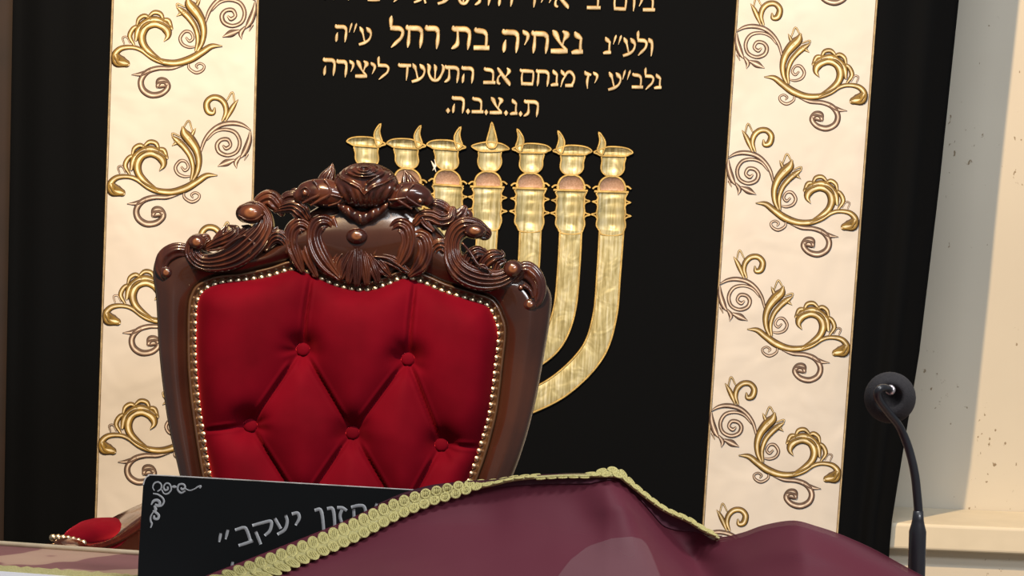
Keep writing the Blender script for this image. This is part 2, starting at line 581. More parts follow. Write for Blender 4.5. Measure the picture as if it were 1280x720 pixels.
def edge_left(y): return (interp([-300, 0, 640, 1000], [150, 141, 120, 108], y), interp([-300, 0, 250, 640, 1000], [331, 322.5, 316, 303, 291], y))
def edge_right(y): return (interp([-300, 0, 655, 1000], [942, 922, 879, 856], y), interp([-300, 0, 660, 1000], [1118, 1096, 1047, 1022], y))
for ef in (edge_left, edge_right):
    b_ = MB()
    rows = []
    for y in range(-300, 960, 12):
        a, c = ef(y)
        rows.append([CP(a + (c - a) * i / 16, y, 1.6 + 0.5 * math.sin(i * 1.3 + y * 0.03) * math.sin(y * 0.05 + i) if 0 < i < 16 else 0.4) for i in range(17)])
    b_.grid(rows)
    pan = b_.build('cream_panel', MAT['cream'], curtain, curtain)
    pan['label'] = 'cream satin side panel with gold scroll embroidery'
    for q in (0, 1):
        b2 = MB()
        ribbon(b2, [(ef(y)[q], y, 1.5) for y in range(-300, 960, 60)], CP, DOME, 1.6, sub=3, h0=0.6)
        b2.build('edge_cord', MAT['panel_cord'], pan, curtain)

# ---- lettering
Hh, T = .115, .068
TOP = [(.03, 1.0, .03), (.09, .87, .115), (.35, .86, .115), (.72, .85, .115), (.9, .72, .085)]
RLEG = [(.86, .84, .07), (.91, .6, .068), (.88, .25, .075), (.84, .0, .02)]
GL = {
 'bet': [[(.08, 1.0, .03), (.14, .87, .11), (.6, .82, .11), (.8, .66, .07)], [(.76, .78, .06), (.8, .5, .062), (.78, .1, .06)], [(.0, .1, .105), (.5, .11, .11), (1, .12, .105)]],
 'he': [TOP, RLEG, [(.2, .55, .02), (.14, .35, .075), (.12, .12, .075), (.1, 0, .02)]],
 'het': [TOP, RLEG, [(.17, .84, .05), (.17, .5, .065), (.15, .2, .075), (.12, 0, .02)]],
 'tav': [TOP, RLEG, [(.27, .84, .05), (.3, .5, .055), (.28, .22, .09), (.12, .08, .08), (.0, .02, .03)]],
 'resh': [TOP, RLEG],
 'dalet': [[(.03, 1.0, .03), (.09, .87, .115), (.5, .86, .115), (1.0, .88, .10)], [(.72, .8, .07), (.7, .4, .07), (.66, 0, .025)]],
 'yod': [[(.1, 1.0, .03), (.35, .84, .15), (.75, .68, .13), (.72, .4, .09), (.4, .02, .03)]],
 'vav': [[(.1, 1.0, .03), (.4, .86, .13), (.75, .7, .08), (.78, .35, .07), (.68, 0, .025)]],
 'zayin': [[(.05, 1.0, .03), (.3, .84, .12), (.95, .78, .07)], [(.6, .78, .06), (.45, .4, .075), (.52, 0, .025)]],
 'nun': [[(.2, 1.0, .03), (.4, .84, .12), (.78, .7, .08)], [(.8, .74, .06), (.76, .45, .06), (.78, .15, .07)], [(0, .06, .07), (.4, .11, .11), (1, .13, .10)]],
 'lamed': [[(.14, 1.42, .02), (.1, 1.25, .085), (.12, .9, .055)], [(.08, .87, .11), (.4, .86, .115), (.72, .85, .11), (.95, .72, .075), (.86, .45, .07), (.5, .2, .08), (.2, .0, .03)]],
 'mem_end': [[(.0, 1.0, .03), (.09, .87, .11), (.5, .86, .115), (.9, .84, .1)], [(.9, .86, .06), (.92, .5, .062), (.88, .1, .06)], [(.16, .8, .05), (.12, .45, .06), (.16, .1, .06)], [(.1, .1, .105), (.5, .1, .11), (.92, .1, .105)]],
 'mem': [[(.04, 1.0, .03), (.16, .83, .11), (.34, .66, .06)], [(.42, .72, .05), (.2, .4, .06), (.08, 0, .03)], [(.3, .62, .05), (.5, .85, .09), (.72, .88, .1), (.95, .65, .075), (.97, .4, .07), (.85, .14, .08)], [(.38, .09, .1), (.65, .1, .11), (.92, .11, .1)]],
 'ayin': [[(.05, 1.0, .03), (.2, .82, .11), (.32, .62, .055), (.48, .2, .05)], [(.58, .98, .03), (.78, .82, .12), (.97, .62, .06), (.85, .32, .065), (.5, .12, .09), (.05, .0, .08)]],
 'tsadi': [[(.05, 1.0, .03), (.22, .84, .12), (.48, .48, .06), (.85, .18, .07)], [(.62, .98, .04), (.86, .82, .13), (.72, .58, .05), (.64, .34, .04)], [(0, .09, .10), (.5, .1, .115), (.95, .12, .10)]],
 'shin': [[(.03, 1.0, .03), (.14, .82, .11), (.14, .45, .07), (.36, .1, .09), (.66, .1, .09), (.88, .45, .07), (.96, .8, .09), (.84, 1.0, .03)], [(.42, .98, .03), (.5, .8, .1), (.5, .5, .05), (.5, .15, .05)]],
 'alef': [[(.02, 1.0, .03), (.14, .86, .09), (.5, .5, .1), (.88, .16, .11), (.98, .0, .03)], [(.72, 1.0, .03), (.88, .82, .11), (.76, .62, .05), (.6, .46, .05)], [(.3, .62, .05), (.1, .42, .055), (.1, .16, .08), (.26, .08, .07)]],
 'gimel': [[(.2, 1.0, .03), (.45, .84, .12), (.75, .62, .07), (.8, .35, .06), (.96, .0, .06)], [(.78, .3, .05), (.4, .14, .08), (0, .02, .06)]],
 'mark': [[(.36, 1.0, .03), (.28, .72, .13), (.08, .0, .03)], [(.92, 1.0, .03), (.84, .72, .13), (.62, .0, .03)]],
 'tick': [[(.8, 1.0, .03), (.5, .7, .13), (.1, .0, .03)]],
 'dot': [[(.5, 1.0, .05), (.5, .5, .45), (.5, .0, .05)]],
}
LETTERS = []
base1 = lambda x: 15 + (x - 815) * 0.038
for g, a, c in [('bet', 804, 819), ('vav', 788, 794), ('mem_end', 766, 784), ('bet', 734, 751), ('alef', 693, 711),
                ('resh', 655, 670), ('he', 622, 642), ('tav', 594, 614), ('shin', 570, 589), ('ayin', 547, 563), ('gimel', 518, 533),
                ('lamed', 490, 503), ('tsadi', 460, 476), ('resh', 425, 438), ('he', 405, 420)]:
    LETTERS.append((g, a, c, base1(c) - 22, base1(c)))
for a, c in [(796, 804), (684, 691), (674, 681), (480, 487), (443, 450)]:
    LETTERS.append(('yod', a, c, base1(c) - 22, base1(c) - 6))
LETTERS.append(('tick', 727, 731, base1(730) - 23, base1(730) - 13))
LETTERS += [('he', 419, 434, 31, 53), ('mark', 436, 446.5, 29, 41), ('ayin', 448.5, 464, 34, 56.5),
            ('lamed', 486, 504, 32, 60), ('het', 507.5, 529, 32, 60.5), ('resh', 532, 549, 32, 61.5),
            ('tav', 565, 589, 33, 62.5), ('bet', 592.5, 612, 35, 63.5), ('he', 628, 649, 37, 66.5), ('yod', 652, 662, 38, 57),
            ('het', 664.5, 686, 39, 67.5), ('tsadi', 689, 711, 38.5, 67.5), ('nun', 715, 729, 40, 68.5),
            ('nun', 754.5, 764, 46.5, 68.5), ('mark', 766, 777.5, 44, 56), ('ayin', 778.5, 794, 47.5, 70.5), ('lamed', 795.5, 808.5, 48, 70), ('vav', 809.5, 816.5, 48, 70.5)]
LETTERS += [('he', 404, 419.5, 72.5, 95), ('resh', 421, 434, 74.5, 97), ('yod', 436, 443, 75.5, 90.5), ('tsadi', 444.5, 460, 76, 98), ('yod', 462.5, 470, 78, 93),
            ('lamed', 471, 486, 79.5, 100), ('dalet', 498, 513.5, 79.5, 101), ('ayin', 514.5, 531, 80, 103), ('shin', 533, 555, 80.5, 102.5), ('tav', 556, 574.5, 82, 104),
            ('he', 577, 592.5, 83, 104.5), ('bet', 604.5, 619.5, 84.5, 106), ('alef', 621, 638, 85, 107.5), ('mem_end', 650, 668, 86.5, 107.5), ('het', 670, 687, 87, 108.5),
            ('nun', 689, 698, 87.5, 108.5), ('mem', 700, 718, 88, 109.5), ('zayin', 730, 739, 89, 111), ('yod', 740.5, 748, 90, 104.5), ('ayin', 760, 776, 90.5, 113),
            ('mark', 777.5, 788.5, 87.5, 100), ('bet', 790, 804, 91.5, 111.5), ('lamed', 805, 817, 93, 112.5), ('nun', 818, 827, 92.5, 112)]
LETTERS += [('dot', 557, 563, 135, 142), ('he', 565, 581, 120.5, 142), ('dot', 582, 588, 136, 143), ('bet', 590, 604.5, 121.5, 142.5), ('dot', 605, 610.5, 137, 144),
            ('tsadi', 612.5, 628.5, 122, 143.5), ('dot', 629.5, 635.5, 138, 145), ('nun', 638, 647, 124, 144.5), ('dot', 648, 653.5, 139, 146), ('tav', 655, 674, 125, 146.5)]
for g, a, c, yt, yb in LETTERS:
    b_ = MB()
    h, wd = yb - yt, c - a
    for st in GL[g]:
        pts = []
        for u, v, hw in st:
            x = a + u * wd + 0.045 * v * h
            pts.append((x - 0.02 * h, yb - v * h + 0.04 * (u - 1) * wd, max(1.1 * hw * (h if g not in ('mark', 'tick', 'dot') else min(wd, h) * 1.0), 0.35)))
        ribbon(b_, pts, CP, DOME, 1.5, sub=4, h0=0.3)
    b_.build('letter', MAT['letter_thread'], curtain, curtain)

# ---- scroll embroidery of the cream panels
def zc(pts, s=1 / 3.79, ox=880, oy=150):
    return [(ox + x * s, oy + y * s, hw * s) for x, y, hw in pts]
GOLD = [
 [(245, 395, 2), (290, 400, 11), (330, 430, 14), (380, 465, 16), (440, 487, 14), (500, 487, 12), (550, 472, 11), (600, 443, 9), (640, 434, 9), (688, 442, 11), (714, 470, 14), (704, 503, 20), (672, 506, 17)],
 [(505, 484, 6), (555, 455, 12), (592, 420, 15), (604, 378, 17), (588, 338, 17), (550, 322, 15), (515, 330, 16), (493, 348, 17), (488, 372, 11), (502, 394, 2)],
 [(484, 330, 8), (514, 312, 12), (556, 302, 13), (596, 322, 14), (622, 356, 13), (628, 396, 8)],
 [(664, 508, 15), (686, 500, 21), (702, 486, 16)],
 [(474, 335, 6), (490, 303, 9), (515, 298, 6)],
 [(512, 305, 5), (528, 276, 9), (558, 272, 9), (582, 294, 5)],
 [(572, 300, 5), (598, 290, 9), (622, 306, 9), (630, 334, 5)],
 [(618, 334, 5), (644, 350, 9), (657, 386, 10), (636, 420, 5)],
 [(352, 428, 6), (335, 390, 10), (331, 340, 13), (346, 290, 17), (376, 250, 21), (404, 222, 19), (414, 196, 6)],
 [(358, 422, 6), (354, 372, 9), (370, 322, 11), (400, 284, 12), (430, 258, 12), (456, 240, 4)],
 [(378, 240, 8), (366, 212, 7), (357, 193, 1)],
 [(372, 205, 3), (391, 163, 4), (414, 200, 3)],
 [(424, 236, 3), (460, 226, 4), (444, 262, 3)],
 [(420, 258, 8), (440, 268, 7), (456, 280, 1)],
 [(240, 148, 5), (228, 112, 10), (236, 76, 12), (262, 52, 12), (296, 52, 12), (317, 78, 13), (308, 112, 14), (285, 118, 10), (280, 98, 4)],
 [(226, 148, 4), (212, 112, 10), (196, 78, 9), (179, 50, 1)],
 [(193, 66, 3), (207, 20, 4), (228, 56, 3)],
]
TAUPE = [
 [(327, 296, 5), (312, 242, 8), (282, 197, 9), (242, 168, 10), (192, 157, 10), (150, 162, 8), (113, 180, 2)],
 [(302, 240, 4), (270, 203, 6), (226, 188, 7), (180, 198, 8), (156, 238, 8), (166, 282, 8), (205, 302, 8), (244, 290, 9), (256, 260, 9), (240, 236, 8), (210, 232, 8), (196, 256, 7), (214, 272, 8), (228, 262, 4)],
 [(113, 190, 4), (115, 230, 11), (130, 280, 12), (150, 312, 2)],
 [(150, 304, 5), (166, 330, 10), (160, 356, 1)],
 [(178, 322, 6), (210, 337, 14), (243, 353, 2)],
 [(118, 292, 5), (128, 316, 2)],
 [(360, 408, 3), (390, 413, 6), (420, 402, 7), (433, 375, 7), (415, 346, 7), (390, 346, 6), (376, 370, 6), (390, 386, 6), (406, 372, 4)],
 [(386, 482, 4), (382, 506, 6), (350, 523, 7), (322, 510, 6), (316, 490, 5), (335, 480, 5), (352, 491, 5), (345, 502, 3)],
 [(410, 494, 4), (460, 511, 9), (520, 517, 10), (566, 537, 11), (591, 577, 12), (580, 617, 13), (540, 638, 13), (495, 628, 12), (469, 598, 11), (484, 572, 13), (508, 574, 14), (515, 596, 8)],
 [(488, 586, 15), (506, 590, 15)],
 [(560, 532, 7), (595, 550, 9), (634, 555, 1)],
 [(655, 415, 3), (670, 391, 4), (688, 396, 4), (680, 420, 3)],
]
# stitch outlines live in metres on the curtain, relative to the tip of the gold stem
def local(pts):
    a = CP(880 + 245 / 3.79, 150 + 395 / 3.79)
    out = []
    for x, y, hw in zc(pts):
        p = CP(x, y)
        out.append((p.x - a.x, p.z - a.z, hw * 1.2 * CP.k))
    return out
spots = [(CP(955.5 - 10.6 * i, 96.0 + 157.6 * i), 1, 1.0) for i in range(-1, 5)]
spots += [(CP(277.5 - 6.0 * i, 57.5 + 161.5 * i), -1, 1.06) for i in range(-1, 4)]
for a, mir, sc in spots:
    L_ = Local(a, mir, sc)
    b_ = MB()
    for st in GOLD:
        big = max(p[2] for p in st) > 8
        ribbon(b_, local(st), L_, GROOVE if big else DOME, 0.0021 if big else 0.0014, sub=5, h0=0.0028, rnd=True)
    go = b_.build('gold_scroll', MAT['gold_thread'], curtain, curtain)
    b_ = MB()
    for st in TAUPE:
        big = max(p[2] for p in st) > 8.5
        ribbon(b_, local(st), L_, GROOVE if big else DOME, 0.0018 if big else 0.0013, sub=5, h0=0.0026, rnd=True)
    b_.build('taupe_scroll', MAT['taupe_thread'], go, curtain)

# ---- menorah
def z7(pts, cx, cy, mir=1):
    out = []
    for X, Y in pts:
        x, y = (X - cx) / 5.14, (Y - cy) / 5.14
        if mir < 0:
            x, y = -x, y - 2 * 0.042 * x
        out.append((x, y))
    return out
FL_S = [(865, 78), (893, 112), (907, 150), (900, 190), (888, 222), (868, 212), (856, 190), (866, 160), (872, 125)]
RIM_S = [(833, 205), (858, 218), (884, 230), (960, 232), (1035, 232), (1060, 222), (1083, 209), (1055, 186), (1000, 174), (930, 172), (895, 182)]
CUP_S = [(888, 230), (886, 265), (880, 310), (892, 340), (922, 360), (962, 364), (1002, 352), (1026, 322), (1028, 280), (1034, 232), (960, 230)]
FL_C = [(180, 14), (195, 60), (208, 110), (213, 148), (200, 174), (180, 178), (160, 174), (146, 148), (153, 110), (167, 60)]
RIM_C = [(50, 166), (80, 188), (110, 199), (170, 201), (230, 198), (265, 191), (292, 184), (255, 157), (215, 146), (170, 141), (135, 142), (92, 150)]
CUP_C = [(100, 198), (96, 230), (90, 270), (105, 310), (140, 330), (190, 330), (225, 310), (242, 270), (236, 230), (236, 198), (170, 200)]
KNOB = [(868, 456), (868, 415), (888, 382), (925, 363), (972, 363), (1010, 381), (1031, 416), (1032, 458), (950, 462)]
BODY = [(862, 462), (862, 500), (856, 530), (858, 560), (852, 600), (856, 630), (850, 675), (866, 705), (884, 735), (950, 742), (1010, 735), (1028, 705), (1036, 675), (1030, 630), (1036, 600), (1032, 560), (1036, 530), (1034, 500), (1036, 464)]
HORNS = [[(860, 500), (850, 518), (824, 524), (846, 533), (856, 548)], [(854, 580), (846, 598), (817, 606), (842, 616), (853, 630)],
         [(1034, 500), (1042, 520), (1070, 530), (1044, 540), (1034, 556)], [(1034, 580), (1042, 606), (1072, 617), (1044, 626), (1032, 640)]]
WING = [(826, 442), (845, 428), (868, 432), (866, 458), (846, 458), (1046, 464), (1034, 458), (1034, 432), (1052, 428), (1072, 444)]
cols = [(459.5, 228), (509.5, 230.3), (559.5, 232), (610, 234), (663, 236), (714, 238.3), (765, 240)]
tubes = [None, None, None, None,
         [(663, 288, 13), (661, 330, 13), (656, 365, 13), (642, 392, 13), (612, 408, 12)],
         [(713.5, 288, 13.5), (711, 335, 13.5), (706, 385, 13.5), (694, 420, 13.5), (674, 442, 13), (640, 460, 13), (605, 468, 13)],
         [(764.5, 288, 15), (761, 340, 14.5), (756, 395, 14.5), (741, 440, 14.5), (704, 479, 14.5), (660, 503, 14), (603, 522, 14)]]
def closed_ribbon(mb, poly, hw, hgt, h0, sub=3):
    ribbon(mb, [(x, y, hw) for x, y in poly], CP, DOME, hgt, sub=sub, h0=h0, closed=True)
for i, (cx, cy) in enumerate(cols):
    center = i == 3
    mir = -1 if i < 3 else 1
    off = lambda P: [(cx + x, cy + y) for x, y in P]
    sm = lambda P: [(q[0], q[1]) for q in cr(P, 3, True)]
    b_ = MB()
    body = off(z7(BODY, 950, 462, mir))
    fillpoly(b_, sm(body), CP, 1.2)
    if center:
        tb = [(609, 286, 12.5), (606, 340, 12.5), (602, 430, 12.5), (599, 540, 13), (598, 570, 22), (597, 600, 40)]
    elif i > 3:
        tb = tubes[i]
    else:
        src = tubes[6 - i]
        ax = lambda y: 610 - (y - 234) * 0.042
        tb = []
        for x, y, hw in src:
            d = x - ax(y)
            tb.append((ax(y) - d, y - 2 * 0.042 * d, hw))
    ribbon(b_, tb, CP, [(-1, 0), (-.9, .8), (-.5, 1.3), (0, 1.6), (.5, 1.3), (.9, .8), (1, 0)], 1.0, sub=8, h0=0.6)
    br = b_.build('menorah_branch', MAT['gold_lame'], curtain, curtain)
    b_ = MB()
    S = cr(tb, 6)
    for sgn in (-1, 1):
        line = []
        for j, (x, y, hw) in enumerate(S):
            a_, c_ = S[max(j - 1, 0)], S[min(j + 1, len(S) - 1)]
            L = math.hypot(c_[0] - a_[0], c_[1] - a_[1])
            line.append((x - (c_[1] - a_[1]) / L * hw * sgn, y + (c_[0] - a_[0]) / L * hw * sgn, 1.25))
        ribbon(b_, line, CP, DOME, 1.5, sub=2, h0=0.7)
    closed_ribbon(b_, body, 1.2, 1.4, 0.9)
    for hn in HORNS:
        ribbon(b_, [(*p, 1.1) for p in off(z7(hn, 950, 462, mir))], CP, DOME, 1.4, sub=3, h0=0.5)
    w_ = off(z7(WING, 950, 462, mir))
    ribbon(b_, [(*p, 1.3) for p in w_[:5]], CP, DOME, 1.5, sub=3, h0=0.9)
    ribbon(b_, [(*p, 1.3) for p in w_[5:]], CP, DOME, 1.5, sub=3, h0=0.9)
    ribbon(b_, [(w_[4][0] - 2, w_[4][1], 1.7), (w_[5][0] + 2, w_[5][1], 1.7)], CP, DOME, 1.8, sub=3, h0=0.9)
    b_.build('gold_outline', MAT['gold_cord'], br, curtain)
    P = off(z7(KNOB, 950, 462, mir))
    b_ = MB(); fillpoly(b_, sm(P), CP, 1.3); kn = b_.build('knob', MAT['mauve_cloth'], br, curtain)
    b_ = MB(); closed_ribbon(b_, P, 1.4, 1.5, 1.0); b_.build('knob_outline', MAT['gold_cord'], br, curtain)
    if center:
        parts = [('cup', CUP_C, 155, 430), ('rim', RIM_C, 155, 430), ('flame', FL_C, 155, 430)]
    else:
        parts = [('cup', CUP_S, 950, 462), ('rim', RIM_S, 950, 462), ('flame', FL_S, 950, 462)]
    for k, (nm, P0, zx, zy) in enumerate(parts):
        P = off(z7(P0, zx, zy, mir))
        b_ = MB(); fillpoly(b_, sm(P), CP, 1.3 + 0.7 * k)
        b_.build(nm, MAT['gold_lame'] if nm != 'rim' else MAT['mauve_gold'] if 'mauve_gold' in MAT else MAT['gold_lame'], br, curtain)
        b_ = MB(); closed_ribbon(b_, P, 1.15, 1.5, 1.0 + 0.7 * k); b_.build(nm + '_outline', MAT['gold_cord'], br, curtain)

for pts in ([(543, 199, .3), (545, 206, 1.6), (541, 213, .4)], [(539, 201, .3), (542, 207, 1.4), (545, 215, .4)]):
    b_ = MB()
    ribbon(b_, pts, CP, DOME, 2.0, sub=4, h0=0.5)
    b_.build('stray_thread', MAT['pale_cloth'], curtain, curtain)

# ------------------------------------------------------------------ carved chair
AR = R(8.0)
YCH = 4.95
p0 = at(440, 640, YCH)
CH = Plane(p0, (0, -math.cos(AR), math.sin(AR)), YCH / FPX)
kc = CH.k
chair = thing('throne_chair', (p0.x, YCH - 0.25, 0.0),
              'carved dark wooden throne chair with red tufted velvet back and rose crest', 'chair')
STN = [((308, 830), (272, 830)), ((295, 760), (258, 760)), ((280, 690), (243, 690)), ((272, 640), (234, 640)), ((262.5, 588), (224, 592)),
 ((254, 537), (211, 535)), ((247.5, 485), (203, 480)), ((245, 440), (198, 430)), ((245.6, 390), (195, 375)), ((249, 372), (191, 340)), ((258, 361), (200, 316)),
 ((279, 353), (230, 304)), ((310, 350), (280, 319)), ((339, 345), (330, 314)), ((365, 337), (358, 291)), ((384, 340), (385, 266)), ((413, 354), (420, 246)),
 ((435, 361), (440, 241)), ((460, 363), (460, 239)), ((484, 356), (485, 242)), ((507, 347), (515, 254)), ((530, 354), (545, 282)), ((555, 365), (570, 309)),
 ((585, 374), (605, 330)), ((605, 380), (640, 343)), ((613, 387), (668, 341)), ((619, 400), (688, 365)), ((623, 418), (688, 395)), ((619, 455), (681, 440)),
 ((612.6, 509), (671, 495)), ((605, 541), (660, 540)), ((596, 571), (649, 575)), ((586, 599), (638, 605)), ((572, 645), (625, 650)), ((560, 690), (612, 690)),
 ((545, 760), (597, 760)), ((532, 830), (583, 830))]
ring = cr([(*i_, *o_) for i_, o_ in STN], 6)
inner = [(r[0], r[1]) for r in ring]
def section(r, spec):
    ix, iy, ox, oy = r
    D = math.hypot(ox - ix, oy - iy)
    ux, uy = (ox - ix) / D, (oy - iy) / D
    out = []
    for kind, d, h in spec:
        dd = d if kind == 'a' else 13 + (D - 13) * d
        out.append(CH(ix + ux * dd, iy + uy * dd, h))
    return out
b_ = MB()
spec = [('a', 10.5, 2), ('a', 11.5, 6), ('r', .04, 8.5), ('r', .18, 14), ('r', .34, 18.5), ('r', .46, 20), ('r', .56, 19), ('r', .66, 15.5), ('r', .78, 13), ('r', .88, 10.5), ('r', .95, 7), ('r', .99, 2), ('r', 1, -3), ('r', 1, -18), ('r', .95, -26), ('r', .0, -28), ('a', -4, -26), ('a', -4, 0)]
b_.grid([section(r, spec) for r in ring])
fr = b_.build('back_frame', MAT['frame_wood'], chair, chair)
fix_normals(fr)
b_ = MB()
b_.grid([section(r, [('a', -3, -2), ('a', -1, 2.5), ('a', 3, 3.5), ('a', 5.5, 4), ('a', 6.2, 7), ('a', 7.2, 9), ('a', 8.5, 9.6), ('a', 9.8, 9), ('a', 11, 6), ('a', 11.5, 0)]) for r in ring])
b_.build('inner_moulding', MAT['bead_wood'], chair, chair)
# nail heads, evenly along the moulding
acc, last, nexts = 0.0, inner[0], 5.0
stud_pts = []
for a_, c_ in zip(inner[:-1], inner[1:]):
    seg = math.hypot(c_[0] - a_[0], c_[1] - a_[1])
    while acc + seg >= nexts:
        t = (nexts - acc) / seg
        stud_pts.append((a_[0] + (c_[0] - a_[0]) * t, a_[1] + (c_[1] - a_[1]) * t))
        nexts += 9.9
    acc += seg
b_ = MB()
rows = [[Vector((4.3 * kc * math.cos(th) * math.cos(2 * math.pi * k / 10), 4.3 * kc * math.cos(th) * math.sin(2 * math.pi * k / 10), 3.4 * kc * math.sin(th))) for k in range(10)] for th in [i * math.pi / 10 for i in range(6)]]
b_.grid(rows, closed_v=True)
stud_mesh = None
rotn = CH.n.to_track_quat('Z', 'Y').to_euler()
for x, y in stud_pts:
    if y > 700:
        continue
    if stud_mesh is None:
        o = b_.build('nail_head', MAT['stud'], chair)
        stud_mesh = o.data
    else:
        o = bpy.data.objects.new('nail_head', stud_mesh)
        COL.objects.link(o)
        o.parent = chair
    # studs sit on the outer half of the channel
    o.location = CH(x, y, 3.2) - Vector(chair.location)
    o.rotation_euler = rotn

# ---- tufted back
BTN = [(379, 437), (510, 449), (313.5, 532), (441, 541), (552, 556), (378, 634), (503, 646), (312, 736), (438, 744), (545, 750)]
FOLD = [((379, 437), (383, 395)), ((383, 395), (391, 338)), ((510, 449), (514, 400)), ((514, 400), (520, 345)),
        ((379, 437), (313.5, 532)), ((379, 437), (441, 541)), ((510, 449), (441, 541)), ((510, 449), (552, 556)),
        ((313.5, 532), (378, 634)), ((441, 541), (378, 634)), ((441, 541), (503, 646)), ((552, 556), (503, 646)),
        ((313.5, 532), (248, 540)), ((552, 556), (608, 560)),
        ((378, 634), (312, 736)), ((378, 634), (438, 744)), ((503, 646), (438, 744)), ((503, 646), (545, 750))]
poly = np.array(inner[::2])
ST = 2.0
gx = np.arange(236, 634, ST)
gy = np.arange(328, 832, ST)
GX, GY = np.meshgrid(gx, gy)
def segdist(X, Y, a, c):
    ax, ay = a; bx, by = c
    dx, dy = bx - ax, by - ay
    t = np.clip(((X - ax) * dx + (Y - ay) * dy) / (dx * dx + dy * dy), 0, 1)
    return np.hypot(X - ax - t * dx, Y - ay - t * dy), t
db = np.full(GX.shape, 1e9)
ins = np.zeros(GX.shape, bool)
pp = np.vstack([poly, poly[:1]])
for a_, c_ in zip(pp[:-1], pp[1:]):
    d, _ = segdist(GX, GY, a_, c_)
    db = np.minimum(db, d)
    cond = ((a_[1] > GY) != (c_[1] > GY))
    xi = (c_[0] - a_[0]) * (GY - a_[1]) / (c_[1] - a_[1] + 1e-12) + a_[0]
    ins ^= cond & (GX < xi)
sd = np.where(ins, db, -db)
def warp(a, c, sag):
    """fold lines bow a little, as stitched pleats do"""
    return a, c
dl = np.full(GX.shape, 1e9)
for a_, c_ in FOLD:
    # slight S wander
    d, t = segdist(GX, GY, a_, c_)
    dl = np.minimum(dl, d)
dbt = np.full(GX.shape, 1e9)
ang = np.zeros(GX.shape)
for bx, by in BTN:
    d = np.hypot(GX - bx, GY - by)
    m_ = d < dbt
    dbt = np.where(m_, d, dbt)
    ang = np.where(m_, np.arctan2(GY - by, GX - bx), ang)
edge = 1 - np.exp(-np.clip(sd, 0, None) / 13.0)
puff = 1 - np.exp(-(dl / 22.0))
groove = np.exp(-(dl / 2.6) ** 1.4)
dim = np.exp(-(np.clip(dbt - 6.5, 0, None) / 13.0) ** 1.5)
wr = np.exp(-((dbt - 17) / 11.0) ** 2) * np.cos(ang * 7 + 1.6 * np.sin(ang * 2 + GX * 0.02)) * (0.5 + 0.5 * np.sin(ang * 1.0 + GY * 0.013))
Bs = edge * (0.40 + 0.60 * puff)
kern = np.exp(-(np.arange(-9, 10) / 3.2) ** 2); kern /= kern.sum()
Bl = np.pad(Bs, 9, mode='edge')
Bl = np.apply_along_axis(lambda v: np.convolve(v, kern, 'valid'), 0, Bl)
Bl = np.apply_along_axis(lambda v: np.convolve(v, kern, 'valid'), 1, Bl)
kmix = np.clip(dl / 14.0, 0, 1) * np.clip(sd / 14.0, 0, 1)
Bs = Bs * (1 - kmix) + Bl * kmix
pipe = np.exp(-((dl - 4.6) / 1.7) ** 2) * np.clip(dbt / 25.0, 0, 1)
Hf = 3 + 40 * Bs * (1 - 0.93 * dim) + edge * (1 - dim) * (2.4 * pipe - 5.0 * groove) + 1.8 * wr * edge
Hf = np.where(sd < 0, 0.5, Hf)
b_ = MB()
idx = -np.ones(GX.shape, int)
keep = sd > -3.5
for i in range(GX.shape[0]):
    for j in range(GX.shape[1]):
        if keep[i, j]:
            idx[i, j] = b_.vert(CH(GX[i, j], GY[i, j], Hf[i, j] - 1.0))
for i in range(GX.shape[0] - 1):
    for j in range(GX.shape[1] - 1):
        q = (idx[i, j], idx[i, j + 1], idx[i + 1, j + 1], idx[i + 1, j])
        if min(q) >= 0:
            b_.f.append(tuple(int(k) for k in q[::-1]))
up = b_.build('tufted_back', MAT['red_velvet'], chair, chair)
for bx, by in BTN[:7]:
    b_ = MB()
    ball(b_, CH, bx, by, 5.4, 8.6, 8.2, 2.6, 18, 8)
    b_.build('button', MAT['red_velvet'], up, chair)

# ---- carvings
def carve(name, leaves=(), balls=(), tubes_=(), lab=None):
    b_ = MB()
    for pts, kw in leaves:
        leaf(b_, pts, CH, **kw)
    for q in balls:
        ball(b_, CH, *q)
    for pts, h0, dm in tubes_:
        ribbon(b_, pts, CH, [(-1, -1.2), (-.95, .3), (-.6, .8), (0, 1), (.6, .8), (.95, .3), (1, -1.2)], dm, True, 5, h0, cap=True)
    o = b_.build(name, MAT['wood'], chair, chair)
    fix_normals(o)
    if lab:
        o['label'] = lab
    return o
K = lambda **kw: kw
